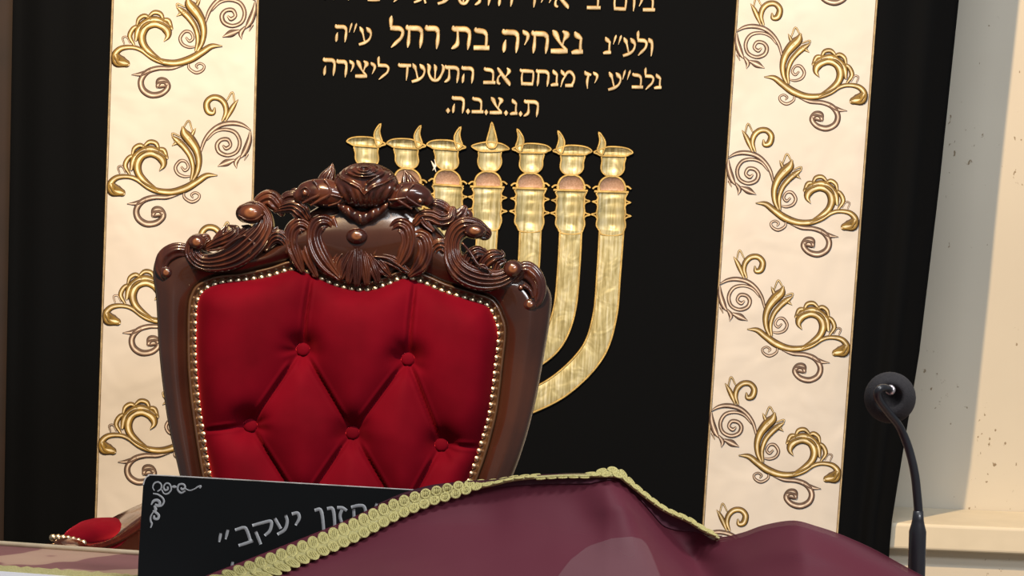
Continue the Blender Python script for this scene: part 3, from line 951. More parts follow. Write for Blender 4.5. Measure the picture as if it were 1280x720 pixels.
# left shoulder
carve('corner_scroll', [([(250, 326, 5), (238, 316, 8), (222, 314, 10), (208, 322, 10), (203, 336, 8), (208, 347, 6)], K(ridges=2, rd=.12, h0=14, dome=.7))],
      [(210, 342, 17, 8, 8, 6)], [([(232, 322, 3), (240, 335, 4), (256, 338, 2)], 14, 1.0)])
carve('acanthus_leaf', [
    ([(258, 300, 7), (247, 305, 11), (243, 318, 11), (254, 329, 11), (275, 329, 13), (297, 321, 16), (316, 306, 17), (329, 290, 14), (332, 276, 11), (322, 264, 12), (308, 268, 12)], K(ridges=5, rd=.16, h0=17, dome=.8)),
    ([(258, 312, 3), (274, 304, 7), (290, 297, 8), (297, 288, 5), (287, 283, 1)], K(ridges=3, rd=.2, h0=18, dome=.8)),
    ([(290, 306, 4), (302, 296, 7), (312, 287, 5), (304, 284, 1)], K(ridges=3, rd=.2, h0=17, dome=.8)),
    ([(272, 300, 5), (280, 292, 6), (284, 284, 2)], K(ridges=2, rd=.2, h0=12, dome=.8))],
    [(249, 305, 24, 11, 10, 10), (316, 269, 24, 17, 13, 13)],
    [([(301, 272, .8), (310, 277, 1.5), (322, 277, 1.5), (331, 271, .8)], 32, 1.0), ([(305, 277, .8), (315, 281, 1.3), (325, 279, .8)], 28, 1.0), ([(242, 306, .8), (248, 310, 1.4), (256, 308, .8)], 31, 1.0), ([(262, 316, 1.2), (280, 313, 1.6), (295, 303, 1.6), (310, 296, 1.2)], 31, 1.0), ([(312, 300, 1.2), (320, 308, 1.6), (314, 320, 1.2)], 30, 1.0)],
    'left acanthus leaf carving')
carve('crest_leaf', [
    ([(318, 262, 5), (328, 252, 9), (339, 249, 11), (348, 258, 10), (353, 268, 4)], K(ridges=3, rd=.14, h0=12, dome=.8)),
    ([(346, 264, 4), (356, 261, 7), (367, 260, 9), (377, 266, 11), (382, 272, 8)], K(ridges=4, rd=.22, h0=14, dome=.8)),
    ([(350, 254, 2), (358, 246, 6), (370, 245, 7), (382, 247, 6)], K(ridges=2, rd=.15, h0=2, dome=.7)),
    ([(365, 243, 2), (368, 239, 4), (376, 240, 4)], K(ridges=2, rd=.15, h0=1, dome=.7))])
carve('small_leaf', [([(333, 312, 4), (341, 300, 8), (350, 297, 9), (358, 304, 7), (360, 315, 4)], K(ridges=4, rd=.22, h0=15, dome=.75)),
                     ([(338, 300, 3), (344, 291, 5), (348, 285, 1)], K(ridges=2, rd=.2, h0=13, dome=.75))])
# left leaf bud with eye
carve('leaf_bud', [
    ([(376, 246, 9), (384, 243, 14), (396, 242, 17), (410, 243, 18), (424, 246, 15), (436, 250, 9)], K(ridges=1, rd=.06, h0=18, dome=.85)),
    ([(416, 206, 1), (414, 214, 6), (409, 224, 10), (405, 234, 10)], K(ridges=3, rd=.15, h0=8, dome=.6))],
    [(383, 244, 30, 4.5, 4.5, 3)],
    [([(393, 228, 1.2), (399, 237, 2.2), (401, 246, 2.2), (390, 252, 2.0), (380, 257, 1.2)], 32, 1.0), ([(407, 227, 1.2), (413, 236, 2.2), (414, 246, 2.2), (402, 253, 2.0), (390, 260, 1.2)], 32.5, 1.0), ([(400, 246, 1), (416, 247, 1.8), (430, 250, 1)], 32, 1.0),
     ([(420, 234, 1), (428, 244, 1.4), (426, 255, 1.4), (412, 260, 1.0)], 29, 1.0), ([(378, 240, .8), (384, 237.5, 1.0), (389, 242, 1.0), (387, 248, .8)], 31.5, 1.0)])
# right leaf bud
carve('leaf_bud', [
    ([(535, 252, 8), (529, 248, 13), (517, 245, 16), (505, 246, 16), (494, 250, 13), (484, 253, 8)], K(ridges=1, rd=.06, h0=18, dome=.85)),
    ([(506, 214, 1), (509, 222, 7), (512, 232, 12), (514, 240, 11)], K(ridges=3, rd=.15, h0=8, dome=.6))],
    [(526, 254, 29, 4.5, 4, 3)],
    [([(518, 233, 1.2), (512, 241, 2.2), (509, 249, 2.2), (518, 256, 2.0), (528, 262, 1.2)], 31, 1.0), ([(504, 234, 1.2), (499, 243, 2.2), (497, 251, 2.2), (506, 258, 2.0), (516, 264, 1.2)], 30, 1.0), ([(510, 250, 1), (498, 252, 1.8), (487, 253, 1)], 31, 1.0),
     ([(492, 240, 1), (486, 250, 1.4), (490, 258, 1.4)], 27, 1.0)])
carve('crest_leaf', [
    ([(520, 280, 5), (528, 272, 8), (540, 272, 9), (552, 277, 9), (563, 274, 8), (566, 264, 5)], K(ridges=3, rd=.2, h0=16, dome=.8)),
    ([(534, 256, 4), (545, 257, 8), (556, 262, 8), (563, 268, 4)], K(ridges=2, rd=.18, h0=12, dome=.8)),
    ([(555, 284, 5), (566, 277, 9), (576, 268, 8), (580, 262, 5)], K(ridges=2, rd=.15, h0=9, dome=.8)),
    ([(526, 270, 3), (532, 280, 5), (541, 289, 3)], K(ridges=2, rd=.2, h0=18, dome=.8)),
    ([(578, 272, 4), (584, 267, 6), (588, 274, 4)], K(ridges=1, rd=.1, h0=1, dome=.6))])
# right acanthus
carve('acanthus_leaf', [
    ([(606, 293, 9), (594, 286, 12), (580, 285, 13), (569, 294, 12), (565, 310, 11), (568, 328, 13), (580, 342, 15), (599, 350, 15), (620, 351, 13), (636, 345, 11), (645, 336, 9)], K(ridges=5, rd=.16, h0=17, dome=.8)),
    ([(582, 336, 5), (588, 324, 9), (597, 317, 9), (608, 319, 4), (606, 312, 1)], K(ridges=3, rd=.2, h0=17, dome=.8)),
    ([(600, 340, 5), (607, 328, 9), (617, 321, 9), (628, 320, 4), (627, 314, 1)], K(ridges=3, rd=.2, h0=15, dome=.8)),
    ([(618, 340, 4), (622, 330, 6), (630, 327, 3)], K(ridges=2, rd=.2, h0=13, dome=.8))],
    [(594, 291, 23, 15, 10, 12), (641, 338, 24, 12, 11.5, 10)],
    [([(582, 293, .8), (590, 297, 1.5), (600, 297, 1.5), (606, 292, .8)], 30, 1.0), ([(634, 341, .8), (640, 345, 1.4), (648, 342, .8)], 30, 1.0), ([(578, 306, 1.2), (588, 318, 1.6), (598, 333, 1.6), (612, 340, 1.2)], 30, 1.0), ([(598, 333, 1.0), (606, 334, 1.4), (614, 345, 1.0)], 30, 1.0)],
    'right acanthus leaf carving')
carve('corner_scroll', [([(640, 358, 4), (648, 344, 9), (658, 339, 12), (669, 348, 11), (674, 362, 9), (671, 376, 8), (662, 384, 6)], K(ridges=2, rd=.12, h0=14, dome=.7))],
      [(662, 382, 17, 8.5, 8, 6), (651, 361, 19, 4, 4, 4)], [([(654, 358, 1.5), (662, 364, 2.2), (666, 374, 1.5)], 24, 1.0)])
carve('small_leaf', [([(540, 322, 4), (545, 312, 9), (553, 309, 10), (561, 318, 8), (563, 333, 4)], K(ridges=4, rd=.22, h0=15, dome=.75))])
# hooked fingers left and right of the centre
def hook(pts, r=3, h0=13):
    carve('hook_scroll', [(pts, K(ridges=r, rd=.16, h0=h0, dome=.75))])
hook([(378, 338, 4), (371, 322, 9), (366, 306, 10), (367, 291, 11), (376, 283, 11), (385, 287, 8), (386, 295, 4)])
hook([(396, 345, 3), (387, 325, 7), (382, 308, 7), (384, 298, 5)], 2, 11)
hook([(424, 348, 4), (409, 332, 11), (398, 313, 13), (394, 295, 12), (400, 282, 13), (411, 281, 10), (417, 290, 4)])
hook([(498, 334, 4), (506, 320, 10), (511, 304, 11), (508, 289, 12), (499, 284, 11), (490, 290, 7), (488, 297, 3)])
hook([(514, 344, 4), (527, 332, 11), (533, 316, 12), (530, 301, 12), (522, 297, 9), (518, 304, 4)])
carve('diagonal_rib', tubes_=[([(417, 272, 2.5), (423, 290, 3), (428, 308, 2)], 15, 1.2), ([(486, 286, 2.5), (477, 303, 3), (468, 320, 2)], 15, 1.2)])
# central palmette with knob
carve('palmette', [
    ([(447, 306, 4), (440, 318, 7), (433, 332, 8), (428, 346, 5)], K(ridges=3, rd=.18, h0=12, dome=.8)),
    ([(447, 306, 4), (443, 320, 7), (440, 336, 8), (437, 351, 5)], K(ridges=3, rd=.18, h0=13, dome=.8)),
    ([(447, 306, 4), (448, 322, 7), (448, 340, 8), (447, 354, 5)], K(ridges=3, rd=.18, h0=14, dome=.8)),
    ([(450, 306, 4), (455, 322, 7), (458, 340, 8), (459, 353, 5)], K(ridges=3, rd=.18, h0=13, dome=.8)),
    ([(454, 310, 4), (463, 325, 7), (469, 340, 8), (472, 350, 5)], K(ridges=3, rd=.18, h0=12, dome=.8)),
    ([(460, 316, 4), (472, 328, 7), (480, 338, 8), (486, 344, 4)], K(ridges=3, rd=.18, h0=11, dome=.8)),
    ([(462, 320, 5), (478, 323, 7), (492, 328, 8), (506, 337, 5), (516, 343, 2)], K(ridges=3, rd=.2, h0=11, dome=.7)),
    ([(436, 316, 4), (427, 320, 7), (421, 333, 8), (424, 348, 4)], K(ridges=3, rd=.2, h0=11, dome=.7))],
    [(447, 297, 18, 14, 10.5, 9)],
    [([(440, 306, 5), (447, 308, 6), (454, 306, 5)], 16, .6),
     ([(468, 322, 1.2), (484, 324, 1.6), (496, 331, 1.4), (508, 339, 1)], 18, 1.0)])
# ribbon collar under the rose
b_ = MB()
pts = cr([(424, 258, 5), (433, 264, 8), (443, 270, 9), (453, 275, 9.5), (464, 271, 9), (475, 265, 8), (486, 258, 5)], 8)
rows = []
for i, (x, y, hw) in enumerate(pts):
    bumpy = 2.0 * math.cos(i * 0.55)
    rows.append([CH(x, y + u * hw, 15 + (12 + bumpy) * z) for u, z in ((-1, 0), (-.8, .7), (-.3, 1), (.3, 1), (.8, .7), (1, 0), (1.05, -1))])
b_.grid(rows)
o = b_.build('rose_collar', MAT['wood'], chair, chair); fix_normals(o)
# the rose: stacked petals as relief on a bowl
RX, RY, RCX, RCY = 41.0, 29.5, 458.0, 234.0
NR, NA = 70, 240
rr_, th_ = np.meshgrid(np.linspace(0, 1, NR + 1) ** 0.8, np.linspace(0, 2 * np.pi, NA, endpoint=False), indexing='ij')
QX, QY = RCX + RX * rr_ * np.cos(th_), RCY + RY * rr_ * np.sin(th_)
vl = np.interp(QX, [415, 420, 428, 440, 451, 457, 467, 481, 492, 498, 502], [208, 216, 225, 232, 238, 246, 238, 232, 225, 216, 208])
dv = QY - vl
sstep = lambda x, w_: 1 / (1 + np.exp(-x / w_))
HR = 30 * np.sqrt(np.clip(1 - rr_ ** 2.6, 0, 1))
# outer petals: fluted, running down to the base, with a proud rim
ua = np.arctan2(QX - 458, 292 - QY)
HR += sstep(dv, 0.7) * (1.3 * np.cos(ua * 34) * np.clip((dv - 3) / 8, 0, 1)) + 3.2 * np.exp(-((dv - 1.5) / 1.6) ** 2)
HR -= 7.0 * sstep(-dv - 1, 0.7)
# second petal edge, sweeping from the V up to the right
def pd(pts):
    d = np.full(QX.shape, 1e9)
    q = cr(pts, 5)
    for a_, c_ in zip(q[:-1], q[1:]):
        dd, _ = segdist(QX, QY, a_[:2], c_[:2])
        d = np.minimum(d, dd)
    return d
inside = sstep(-dv - 1, 0.7)
HR += inside * 4.0 * np.exp(-(pd([(456, 243), (460, 234), (468, 228), (479, 222), (484, 214)]) / 1.7) ** 2)
HR += inside * 3.5 * np.exp(-(pd([(428, 222), (430, 214), (437, 209), (446, 206)]) / 1.7) ** 2)
HR += inside * 3.5 * np.exp(-(pd([(490, 220), (488, 213), (480, 208), (470, 206)]) / 1.7) ** 2)
for ex, ey, st, rim in ((24, 10.5, 4.5, 2.2), (16, 7.2, 3.5, 2.0), (8.5, 4.2, 3.0, 2.0)):
    e_ = np.hypot((QX - 457) / ex, (QY - 215.5) / ey) - 1
    HR += inside * (st * sstep(-e_ * ey, 0.6) + rim * np.exp(-((e_ * ey + 0.8) / 1.0) ** 2))
HR -= 4.0 * np.exp(-(np.hypot((QX - 457) / 4.5, (QY - 215.5) / 2.0)) ** 2)
rows = [[CH(QX[i, k], QY[i, k], 14 + HR[i, k]) for k in range(NA)] for i in range(NR + 1)]
rows.append([CH(RCX + RX * math.cos(2 * math.pi * k / NA), RCY + RY * math.sin(2 * math.pi * k / NA), 4) for k in range(NA)])
b_ = MB(); b_.grid(rows, closed_v=True)
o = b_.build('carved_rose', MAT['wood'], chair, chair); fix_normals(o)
o['label'] = 'carved wooden rose at the top of the crest'

# ---- arms, seat, legs
cxm = (at(262, 700, YCH).x + at(600, 700, YCH).x) / 2
def arm(sgn):
    def pt(px, py, Y, dx=0, dz=0):
        p = at(px, py, Y) + Vector((dx, 0, dz))
        return p if sgn < 0 else Vector((2 * cxm - p.x, p.y, p.z))
    wood = MB()
    sp = [pt(236, 622, 4.93), pt(205, 630, 4.86), pt(168, 648, 4.75), pt(130, 672, 4.62), pt(96, 684, 4.50), pt(84, 680, 4.44), pt(76, 690, 4.41)]
    S = cr([tuple(p) for p in sp], 6)
    n = len(S)
    rows = []
    for i, p in enumerate(S):
        t = i / (n - 1)
        wv, hv = 0.018 + 0.014 * math.sin(math.pi * min(t * 1.1, 1)) , 0.010
        rows.append([Vector(p) + Vector((math.cos(a) * wv, 0.0, math.sin(a) * hv)) for a in [2 * math.pi * k / 12 for k in range(12)]])
    wood.grid(rows, closed_v=True)
    e0 = len(wood.v) - 12
    wood.f.append(tuple(range(e0, e0 + 12)))
    wood.lathe(Vector(S[-1]) + Vector((-0.0, 0.0, -0.012)), [(0.001, -0.03), (0.020, -0.03), (0.024, -0.02), (0.024, 0.02), (0.020, 0.03), (0.001, 0.03)], 18, Vector((1, 0, 0)))
    top = pt(110, 684, 4.52)
    wood.tube([top, top + Vector((0, 0.03, -0.06)), Vector((top.x * 0.93 + cxm * 0.07, 4.60, 0.56)), Vector((top.x * 0.9 + cxm * 0.1, 4.58, 0.44))], [0.02, 0.02, 0.018, 0.026], 12)
    ar = wood.build('armrest', MAT['wood'], chair, chair)
    fix_normals(ar)
    side = MB()
    rows = []
    for px_, py_, Y_ in ((232, 632, 4.92), (205, 640, 4.86), (168, 655, 4.75), (140, 672, 4.66), (122, 684, 4.60)):
        q = pt(px_, py_, Y_)
        inn = 0.006 * sgn
        rows.append([Vector((q.x - inn, q.y, q.z)), Vector((q.x - inn, q.y, 0.46)), Vector((q.x + inn, q.y, 0.46)), Vector((q.x + inn, q.y, q.z))])
    side.grid(rows, closed_v=True)
    so = side.build('arm_side_panel', MAT['wood'], chair, chair, smooth=False)
    fix_normals(so)
    pad = MB()
    ps = [pt(158, 660, 4.80), pt(148, 662, 4.76), pt(136, 666, 4.70), pt(120, 670, 4.62), pt(106, 674, 4.55), pt(94, 677, 4.50), pt(88, 678, 4.48)]
    rr = [0.004, 0.020, 0.027, 0.030, 0.026, 0.018, 0.006]
    S = cr([(*p, r_) for p, r_ in zip(ps, rr)], 5)
    rows = []
    for x, y, z, r_ in S:
        r_ = max(r_, 0.002)
        rows.append([Vector((x, y, z)) + Vector((math.cos(a) * r_ * 1.15, -0.25 * math.sin(a) * r_, math.sin(a) * r_ * 0.95)) for a in [2 * math.pi * k / 18 for k in range(18)]])
    pad.grid(rows, closed_v=True)
    po = pad.build('arm_pad', MAT['red_velvet'], chair, chair)
    fix_normals(po)
    po['label'] = 'red velvet arm pad'
    for k in range(7):
        t = k / 6
        q = pt(66 + 38 * t, 672 + 7 * t * t, 4.46)
        o = bpy.data.objects.new('nail_head', stud_mesh)
        COL.objects.link(o)
        o.parent = chair
        o.location = q - Vector(chair.location)
        o.rotation_euler = rotn
arm(-1)
arm(1)
# side panel between arm and seat, seat, rails, legs
zs = 0.46
b_ = MB()
hw_b, hw_f = 0.235, 0.30
outl = []
for k in range(41):
    t = k / 40 * 2 - 1
    outl.append((t * hw_f, 4.33 - 0.03 * (1 - t * t)))
seat_rows = []
for z, s_ in ((0.44, 0.97), (0.47, 1.0), (0.50, 0.99), (0.525, 0.9), (0.54, 0.7), (0.545, 0.35), (0.545, 0.02)):
    row = []
    for k in range(48):
        a = 2 * math.pi * k / 48
        ca, sa = math.cos(a), math.sin(a)
        sx = abs(ca) ** 0.45 * (1 if ca > 0 else -1)
        sy = abs(sa) ** 0.45 * (1 if sa > 0 else -1)
        wv = hw_f if sy < 0 else hw_b + (hw_f - hw_b) * 0.3
        row.append(Vector((cxm + sx * wv * s_, 4.62 + sy * 0.27 * s_, z)))
    seat_rows.append(row)
b_.grid(seat_rows, closed_v=True)
b_.build('seat_cushion', MAT['red_velvet'], chair, chair)
b_ = MB()
b_.grid([[Vector((cxm + (p.x - cxm) * f_, 4.62 + (p.y - 4.62) * f_, z)) for p in seat_rows[1]] for z, f_ in ((0.455, 1.04), (0.45, 1.07), (0.40, 1.07), (0.37, 1.03), (0.37, 0.8))], closed_v=True)
b_.build('seat_rail', MAT['wood'], chair, chair)
for lx, ly, back in ((-0.27, 4.38, 0), (0.27, 4.38, 0), (-0.21, 4.85, 1), (0.21, 4.85, 1)):
    s_ = 1 if lx > 0 else -1
    q = 0.05 if back else -0.04
    b_ = MB()
    b_.tube(cr([(cxm + lx, ly, 0.40), (cxm + lx + .025 * s_, ly + q * .6, 0.30), (cxm + lx + .01 * s_, ly + q * .3, 0.16), (cxm + lx + .0 * s_, ly + q * .4, 0.06), (cxm + lx + .02 * s_, ly + q, 0.0)], 5),
            [0.036 - 0.016 * min(i / 14, 1) + (0.008 if i > 17 else 0) for i in range(21)], 12)
    b_.build('leg', MAT['wood'], chair, chair)

# ------------------------------------------------------------------ reading table
ZT = 0.85
TY = R(-10)
pl = at(0, 683, 3.8)
def on_table(px, py, z=ZT):
    d = ray(px, py)
    return CAM + d * ((z - CAM.z) / d.z)
A = on_table(0, 681)
Bp = on_table(172, 693)
dirx = (Bp - A).normalized()
diry = Vector((dirx.y, -dirx.x, 0))           # towards the camera
rotT = Matrix((( dirx.x, diry.x, 0), (dirx.y, diry.y, 0), (0, 0, 1)))
tx0, tx1, td = -0.35, 1.32, 0.80
table = thing('reading_table', (A.x + dirx.x * 0.5, A.y - 0.4, 0.0), 'reading table with floral cloth behind the black name plaque', 'table')
def tp(u, v, z):
    return A + dirx * u + diry * v + Vector((0, 0, z - ZT))
def tbox(mb, u0, u1, v0, v1, z0, z1):
    base = len(mb.v)
    for u in (u0, u1):
        for v in (v0, v1):
            for z in (z0, z1):
                mb.vert(tp(u, v, z))
    for q in ((0, 1, 3, 2), (4, 6, 7, 5), (0, 4, 5, 1), (2, 3, 7, 6), (0, 2, 6, 4), (1, 5, 7, 3)):
        mb.f.append(tuple(base + i for i in q))
b_ = MB(); tbox(b_, tx0, tx1, 0.006, td, ZT - 0.045, ZT - 0.008)
o = b_.build('tabletop', MAT['table_wood'], table, table, smooth=False); fix_normals(o)
for u in (tx0 + 0.06, tx1 - 0.06):
    for v in (0.07, td - 0.07):
        b_ = MB(); tbox(b_, u - .03, u + .03, v - .03, v + .03, 0, ZT - 0.045)
        o = b_.build('leg', MAT['table_wood'], table, table, smooth=False); fix_normals(o)
cloth_t = thing('table_cloth', (A.x + dirx.x * 0.5, A.y - 0.2, ZT), 'beige and mauve floral tablecloth with a gold braid border on the reading table', 'tablecloth')
b_ = MB()
rows = []
for v, z in ((0.0, ZT - 0.09), (-0.002, ZT - 0.03), (0.0, ZT - 0.004), (0.006, ZT), (0.05, ZT), (0.11, ZT), (0.18, ZT), (td, ZT), (td + .006, ZT - 0.004), (td + .006, ZT - 0.1)):
    rows.append([tp(tx0 - 0.01 + (tx1 - tx0 + 0.02) * k / 40, v, z) for k in range(41)])
b_.grid(rows)
b_.build('cloth', MAT['floral'], cloth_t, cloth_t)
b_ = MB()
b_.tube([tp(tx0 + (0.9 - tx0) * k / 30, 0.003, ZT + 0.002) for k in range(31)], 0.0035, 8)
b_.build('edge_piping', MAT['piping'], cloth_t, cloth_t)
vb = (on_table(0, 717) - A).dot(diry)
b_ = MB()
rows = []
for v, z in ((vb - .046, ZT + .0005), (vb - .040, ZT + .003), (vb - 0.02, ZT + .0045), (vb, ZT + .003), (vb + .003, ZT + .0005)):
    rows.append([tp(tx0 + (0.80 - tx0) * k / 160, v + 0.0016 * math.sin(k * 1.7), z + 0.001 * math.sin(k * 2.6)) for k in range(161)])
b_.grid(rows)
b_.build('braid_border', MAT['braid_back'], cloth_t, cloth_t)
b_ = MB()
tbox(b_, tx0 + .01, 0.30, vb + .006, vb + .22, ZT + .0005, ZT + .004)
o = b_.build('white_paper', MAT['white_cloth'], smooth=False)
fix_normals(o)
tag(o, 'white sheet lying on the floral tablecloth in the bottom left corner', 'paper')

# ------------------------------------------------------------------ black name plaque
# stands on the table, leaning back a little, turned like the table
sA = on_table(172, 730, ZT + 0.001)
lean = R(12)
sn = (diry * math.cos(lean) + Vector((0, 0, 1)) * math.sin(lean)).normalized()
SP = Plane(sA, sn, 3.6 / FPX)
plaque = thing('name_plaque', tuple(SP(340, 728)), 'black acrylic plaque with silver Hebrew lettering in front of the red chair', 'plaque')
out = [(172, 724), (173, 700), (176, 650), (179, 606), (181.5, 598.5), (186, 594.5), (192, 593.8), (260, 597.5), (380, 604.5), (500, 611.5), (575, 616), (579, 618), (580.5, 623), (579, 660), (574, 745)]
out = out + [(172, 726)]
b_ = MB()
fillpoly(b_, out, SP, 0.0, -4.0)
bk = len(b_.v)
po = b_.build('panel', MAT['acrylic'], plaque, plaque, smooth=False)
fix_normals(po)
b_ = MB()
ribbon(b_, [(x, y, .75) for x, y in out[3:12]], SP, [(-1, -3.8), (-1, 0.2), (0, 0.5), (1, 0.2), (1, -3.8)], 1.0, sub=4, h0=0.0)
b_.build('polished_edge', MAT['acrylic_edge'], plaque, plaque)
SG = [  # each letter a list of strokes
 [[(276, 666.5, 1.6), (275, 672, 1.8), (274, 677.5, 1.2)], [(285, 662, 1.6), (283.5, 668, 1.8), (282, 674, 1.2)]],
 [[(294, 662.5, 1.8), (305, 659.5, 2.0), (309, 664, 2.0), (313, 676, 2.0)], [(298.5, 682, 1.9), (308, 679, 2.0), (316.5, 676, 1.9)]],
 [[(315.5, 657, 1.8), (330, 653, 2.0), (339, 652, 2.0), (337.5, 663, 2.0), (331, 669.5, 1.8)], [(319.5, 664.5, 1.9), (323, 673, 2.0), (326, 680.5, 1.8)]],
 [[(343.5, 648, 1.9), (347, 654, 2.0), (351, 661, 1.9)], [(357, 644, 1.9), (359, 652, 2.0), (356, 662, 2.0), (347, 668, 1.9)]],
 [[(365, 642.5, 2.0), (372, 641.5, 2.1), (374, 648, 2.0), (369.5, 656.5, 1.5)]],
 [[(393.5, 638, 2.0), (400, 637, 2.2), (403, 646, 2.1), (405, 668, 1.9)]],
 [[(409, 636, 2.0), (415, 635.5, 2.2), (417.5, 643, 2.1), (418.5, 659, 1.9)]],
 [[(421.5, 634.5, 2.0), (428, 635, 2.1), (433.5, 638.5, 1.9)], [(428, 636, 1.9), (425, 645, 2.0), (428, 656, 1.9)]],
 [[(439, 634, 1.9), (449, 632, 2.1), (456, 635, 2.0), (458, 654, 1.9)], [(442, 636, 1.9), (443, 655, 1.9)]],
 [[(471, 629, 1.6), (469.5, 635, 1.6)], [(478, 628, 1.6), (476.5, 634, 1.6)]],
 [[(291, 702, 1.6), (290.5, 708, 1.9), (296, 712, 1.8), (304, 712, 1.8), (303, 720, 1.6)]],
]
for L in SG:
    b_ = MB()
    for st in L:
        ribbon(b_, st, SP, [(-1, 0), (-.9, .7), (0, 1), (.9, .7), (1, 0)], 0.35, sub=5, h0=0.15, cap=True)
    b_.build('letter', MAT['silver_print'], plaque, plaque)
# corner flourish (zoom 5.14 from 170,580)
FLO = [[(118, 172, 3), (108, 150, 4), (118, 124, 5), (142, 116, 5), (162, 132, 5), (160, 160, 5), (138, 176, 4)],
       [(165, 165, 4), (180, 190, 4), (205, 190, 5), (226, 165, 5), (218, 132, 5), (195, 124, 5), (178, 145, 5), (186, 168, 6), (204, 162, 6), (202, 145, 5)],
       [(228, 146, 3), (246, 146, 9), (262, 148, 3)],
       [(318, 172, 4), (290, 186, 6), (268, 165, 6), (275, 134, 6), (304, 130, 6), (316, 150, 6), (298, 164, 7), (288, 152, 6)],
       [(316, 158, 4), (345, 170, 4), (376, 160, 4), (395, 148, 5), (416, 142, 6), (410, 156, 5)],
       [(110, 190, 4), (140, 196, 5), (168, 215, 6), (180, 240, 6), (166, 266, 6), (140, 272, 6)],
       [(98, 262, 4), (112, 238, 8), (135, 232, 9), (152, 246, 9), (145, 268, 9), (122, 262, 9)],
       [(116, 268, 5), (126, 290, 10), (120, 310, 6)],
       [(108, 300, 4), (128, 312, 8), (146, 330, 8), (140, 352, 8), (118, 350, 8), (116, 330, 6)],
       [(112, 308, 4), (95, 336, 5), (94, 365, 6), (102, 384, 6), (94, 410, 4)]]
b_ = MB()
for st in FLO:
    ribbon(b_, [(170 + x / 5.14, 580 + y / 5.14, hw / 5.14) for x, y, hw in st], SP, DOME, 0.35, sub=5, h0=0.12)
b_.build('corner_flourish', MAT['silver_print'], plaque, plaque)

# ------------------------------------------------------------------ burgundy cover cloth with gold braid
TOPX = [225, 245, 264, 318, 387, 435.5, 484, 516, 542.5, 569, 591, 619.5, 647.6, 700, 738, 755, 769.6, 780, 796.7, 815, 830, 861, 878, 899, 928, 956, 992, 1022, 1050, 1087.6, 1115.7, 1140, 1165]
TOPY = [730, 722, 713, 692, 665, 645, 622, 612, 607, 604, 602, 600.5, 596.5, 593.5, 594, 595, 597, 600, 611, 625, 636, 650, 661, 671, 665.6, 656, 650.6, 658, 667.5, 684, 699, 712.5, 726]
_t = cr(list(zip(TOPX, TOPY)), 6)
tX, tY = [p[0] for p in _t], [p[1] + interp([225, 480, 540], [4, 4, 0], p[0]) for p in _t]
def ridge_y(x): return interp(tX, tY, x)
def ridge_d(x):
    if x < 600:
        return SP(x, ridge_y(x)).y - 0.035
    d6 = SP(600, ridge_y(600)).y - 0.035
    return d6 + interp([600, 760, 870, 1000, 1165], [0, -0.03, 0.0, -0.09, -0.15], x)
cover = thing('cover_cloth', tuple(on_table(700, 760)), 'sheer burgundy cloth with gold braid edge draped over the reading table', 'cloth')
b_ = MB()
NX, NT = 190, 46
xs = [225 + (1165 - 225) * i / NX for i in range(NX + 1)]
rows = []
def front(x, t):
    """point of the cloth t (0 ridge .. 1 flat on the table) down from the ridge seen at x"""
    p = at(x, ridge_y(x), ridge_d(x))
    zt = ZT + 0.008
    e = 1 - (1 - t) ** 1.55
    Y = p.y - 0.50 * t ** 1.6
    drop = max(p.z - zt, 0.004)
    z = zt + drop * (1 - e) if t < 1 else zt
    X = p.x * (1 + 0.0 * t)
    # folds: tall pleat falling from the peak, hollow at its right, soft roll at the right
    g = math.exp(-((t - 0.0) / 0.55) ** 2)
    px = x - 150 * t
    f1 = math.exp(-((px - 755) / 34) ** 2) * 0.030 * min(t * 6, 1) * g
    f2 = -math.exp(-((px - 838) / 30) ** 2) * 0.030 * min(t * 6, 1) * g
    f3 = math.exp(-((px - 985) / 80) ** 2) * 0.020 * min(t * 5, 1) * g
    f4 = -math.exp(-((x - 620 + 60 * t) / 70) ** 2) * 0.012 * min(t * 5, 1) * g
    f5 = 0.006 * math.sin(x * 0.021 + t * 5) * min(t * 4, 1) * g
    d = f1 + f2 + f3 + f4 + f5
    return Vector((X, Y - d * 0.8, z + d * 0.5))
# a short turned-back hem behind the ridge, then the front
for s_ in (3, 2, 1):
    row = []
    for x in xs:
        p = at(x, ridge_y(x), ridge_d(x))
        k = interp([600, 650, 900, 960], [0.12, 1, 1, 0.5], x)
        q = p + Vector((0, 0.012 * s_ * k, -0.0035 * s_ * s_ * k))
        q.z = max(q.z, ZT + 0.012)
        row.append(q)
    rows.append(row)
for j in range(NT + 1):
    t = (j / NT) ** 1.5
    rows.append([front(x, t) for x in xs])
b_.grid(rows)
from mathutils.bvhtree import BVHTree
bvh = BVHTree.FromPolygons([Vector(v) for v in b_.v], b_.f)
fab = b_.build('sheer_fabric', MAT['burgundy'], cover, cover)
# opaque lining a few millimetres underneath
b2 = MB()
b2.grid([[p + Vector((0, 0.004, -0.006)) for p in r_] for r_ in rows])
b2.build('lining', MAT['lining'], cover, cover)
# doubled hem just under the ridge, braid's shade painted in as dark colour
b_ = MB()
hx = [x for x in xs if 470 <= x <= 905]
rows = []
for q in range(5):
    row = []
    for x in hx:
        wv = interp([470, 560, 640, 740, 775, 800, 830, 860, 905], [.004, .02, .030, .036, .010, .035, .060, .045, .003], x)
        p = front(x, wv * q / 4 * 1.4)
        row.append(p + Vector((0, -0.0015, 0.0015)))
    rows.append(row)
b_.grid(rows)
b_.build('shaded_hem', MAT['shaded_hem'], cover, cover)
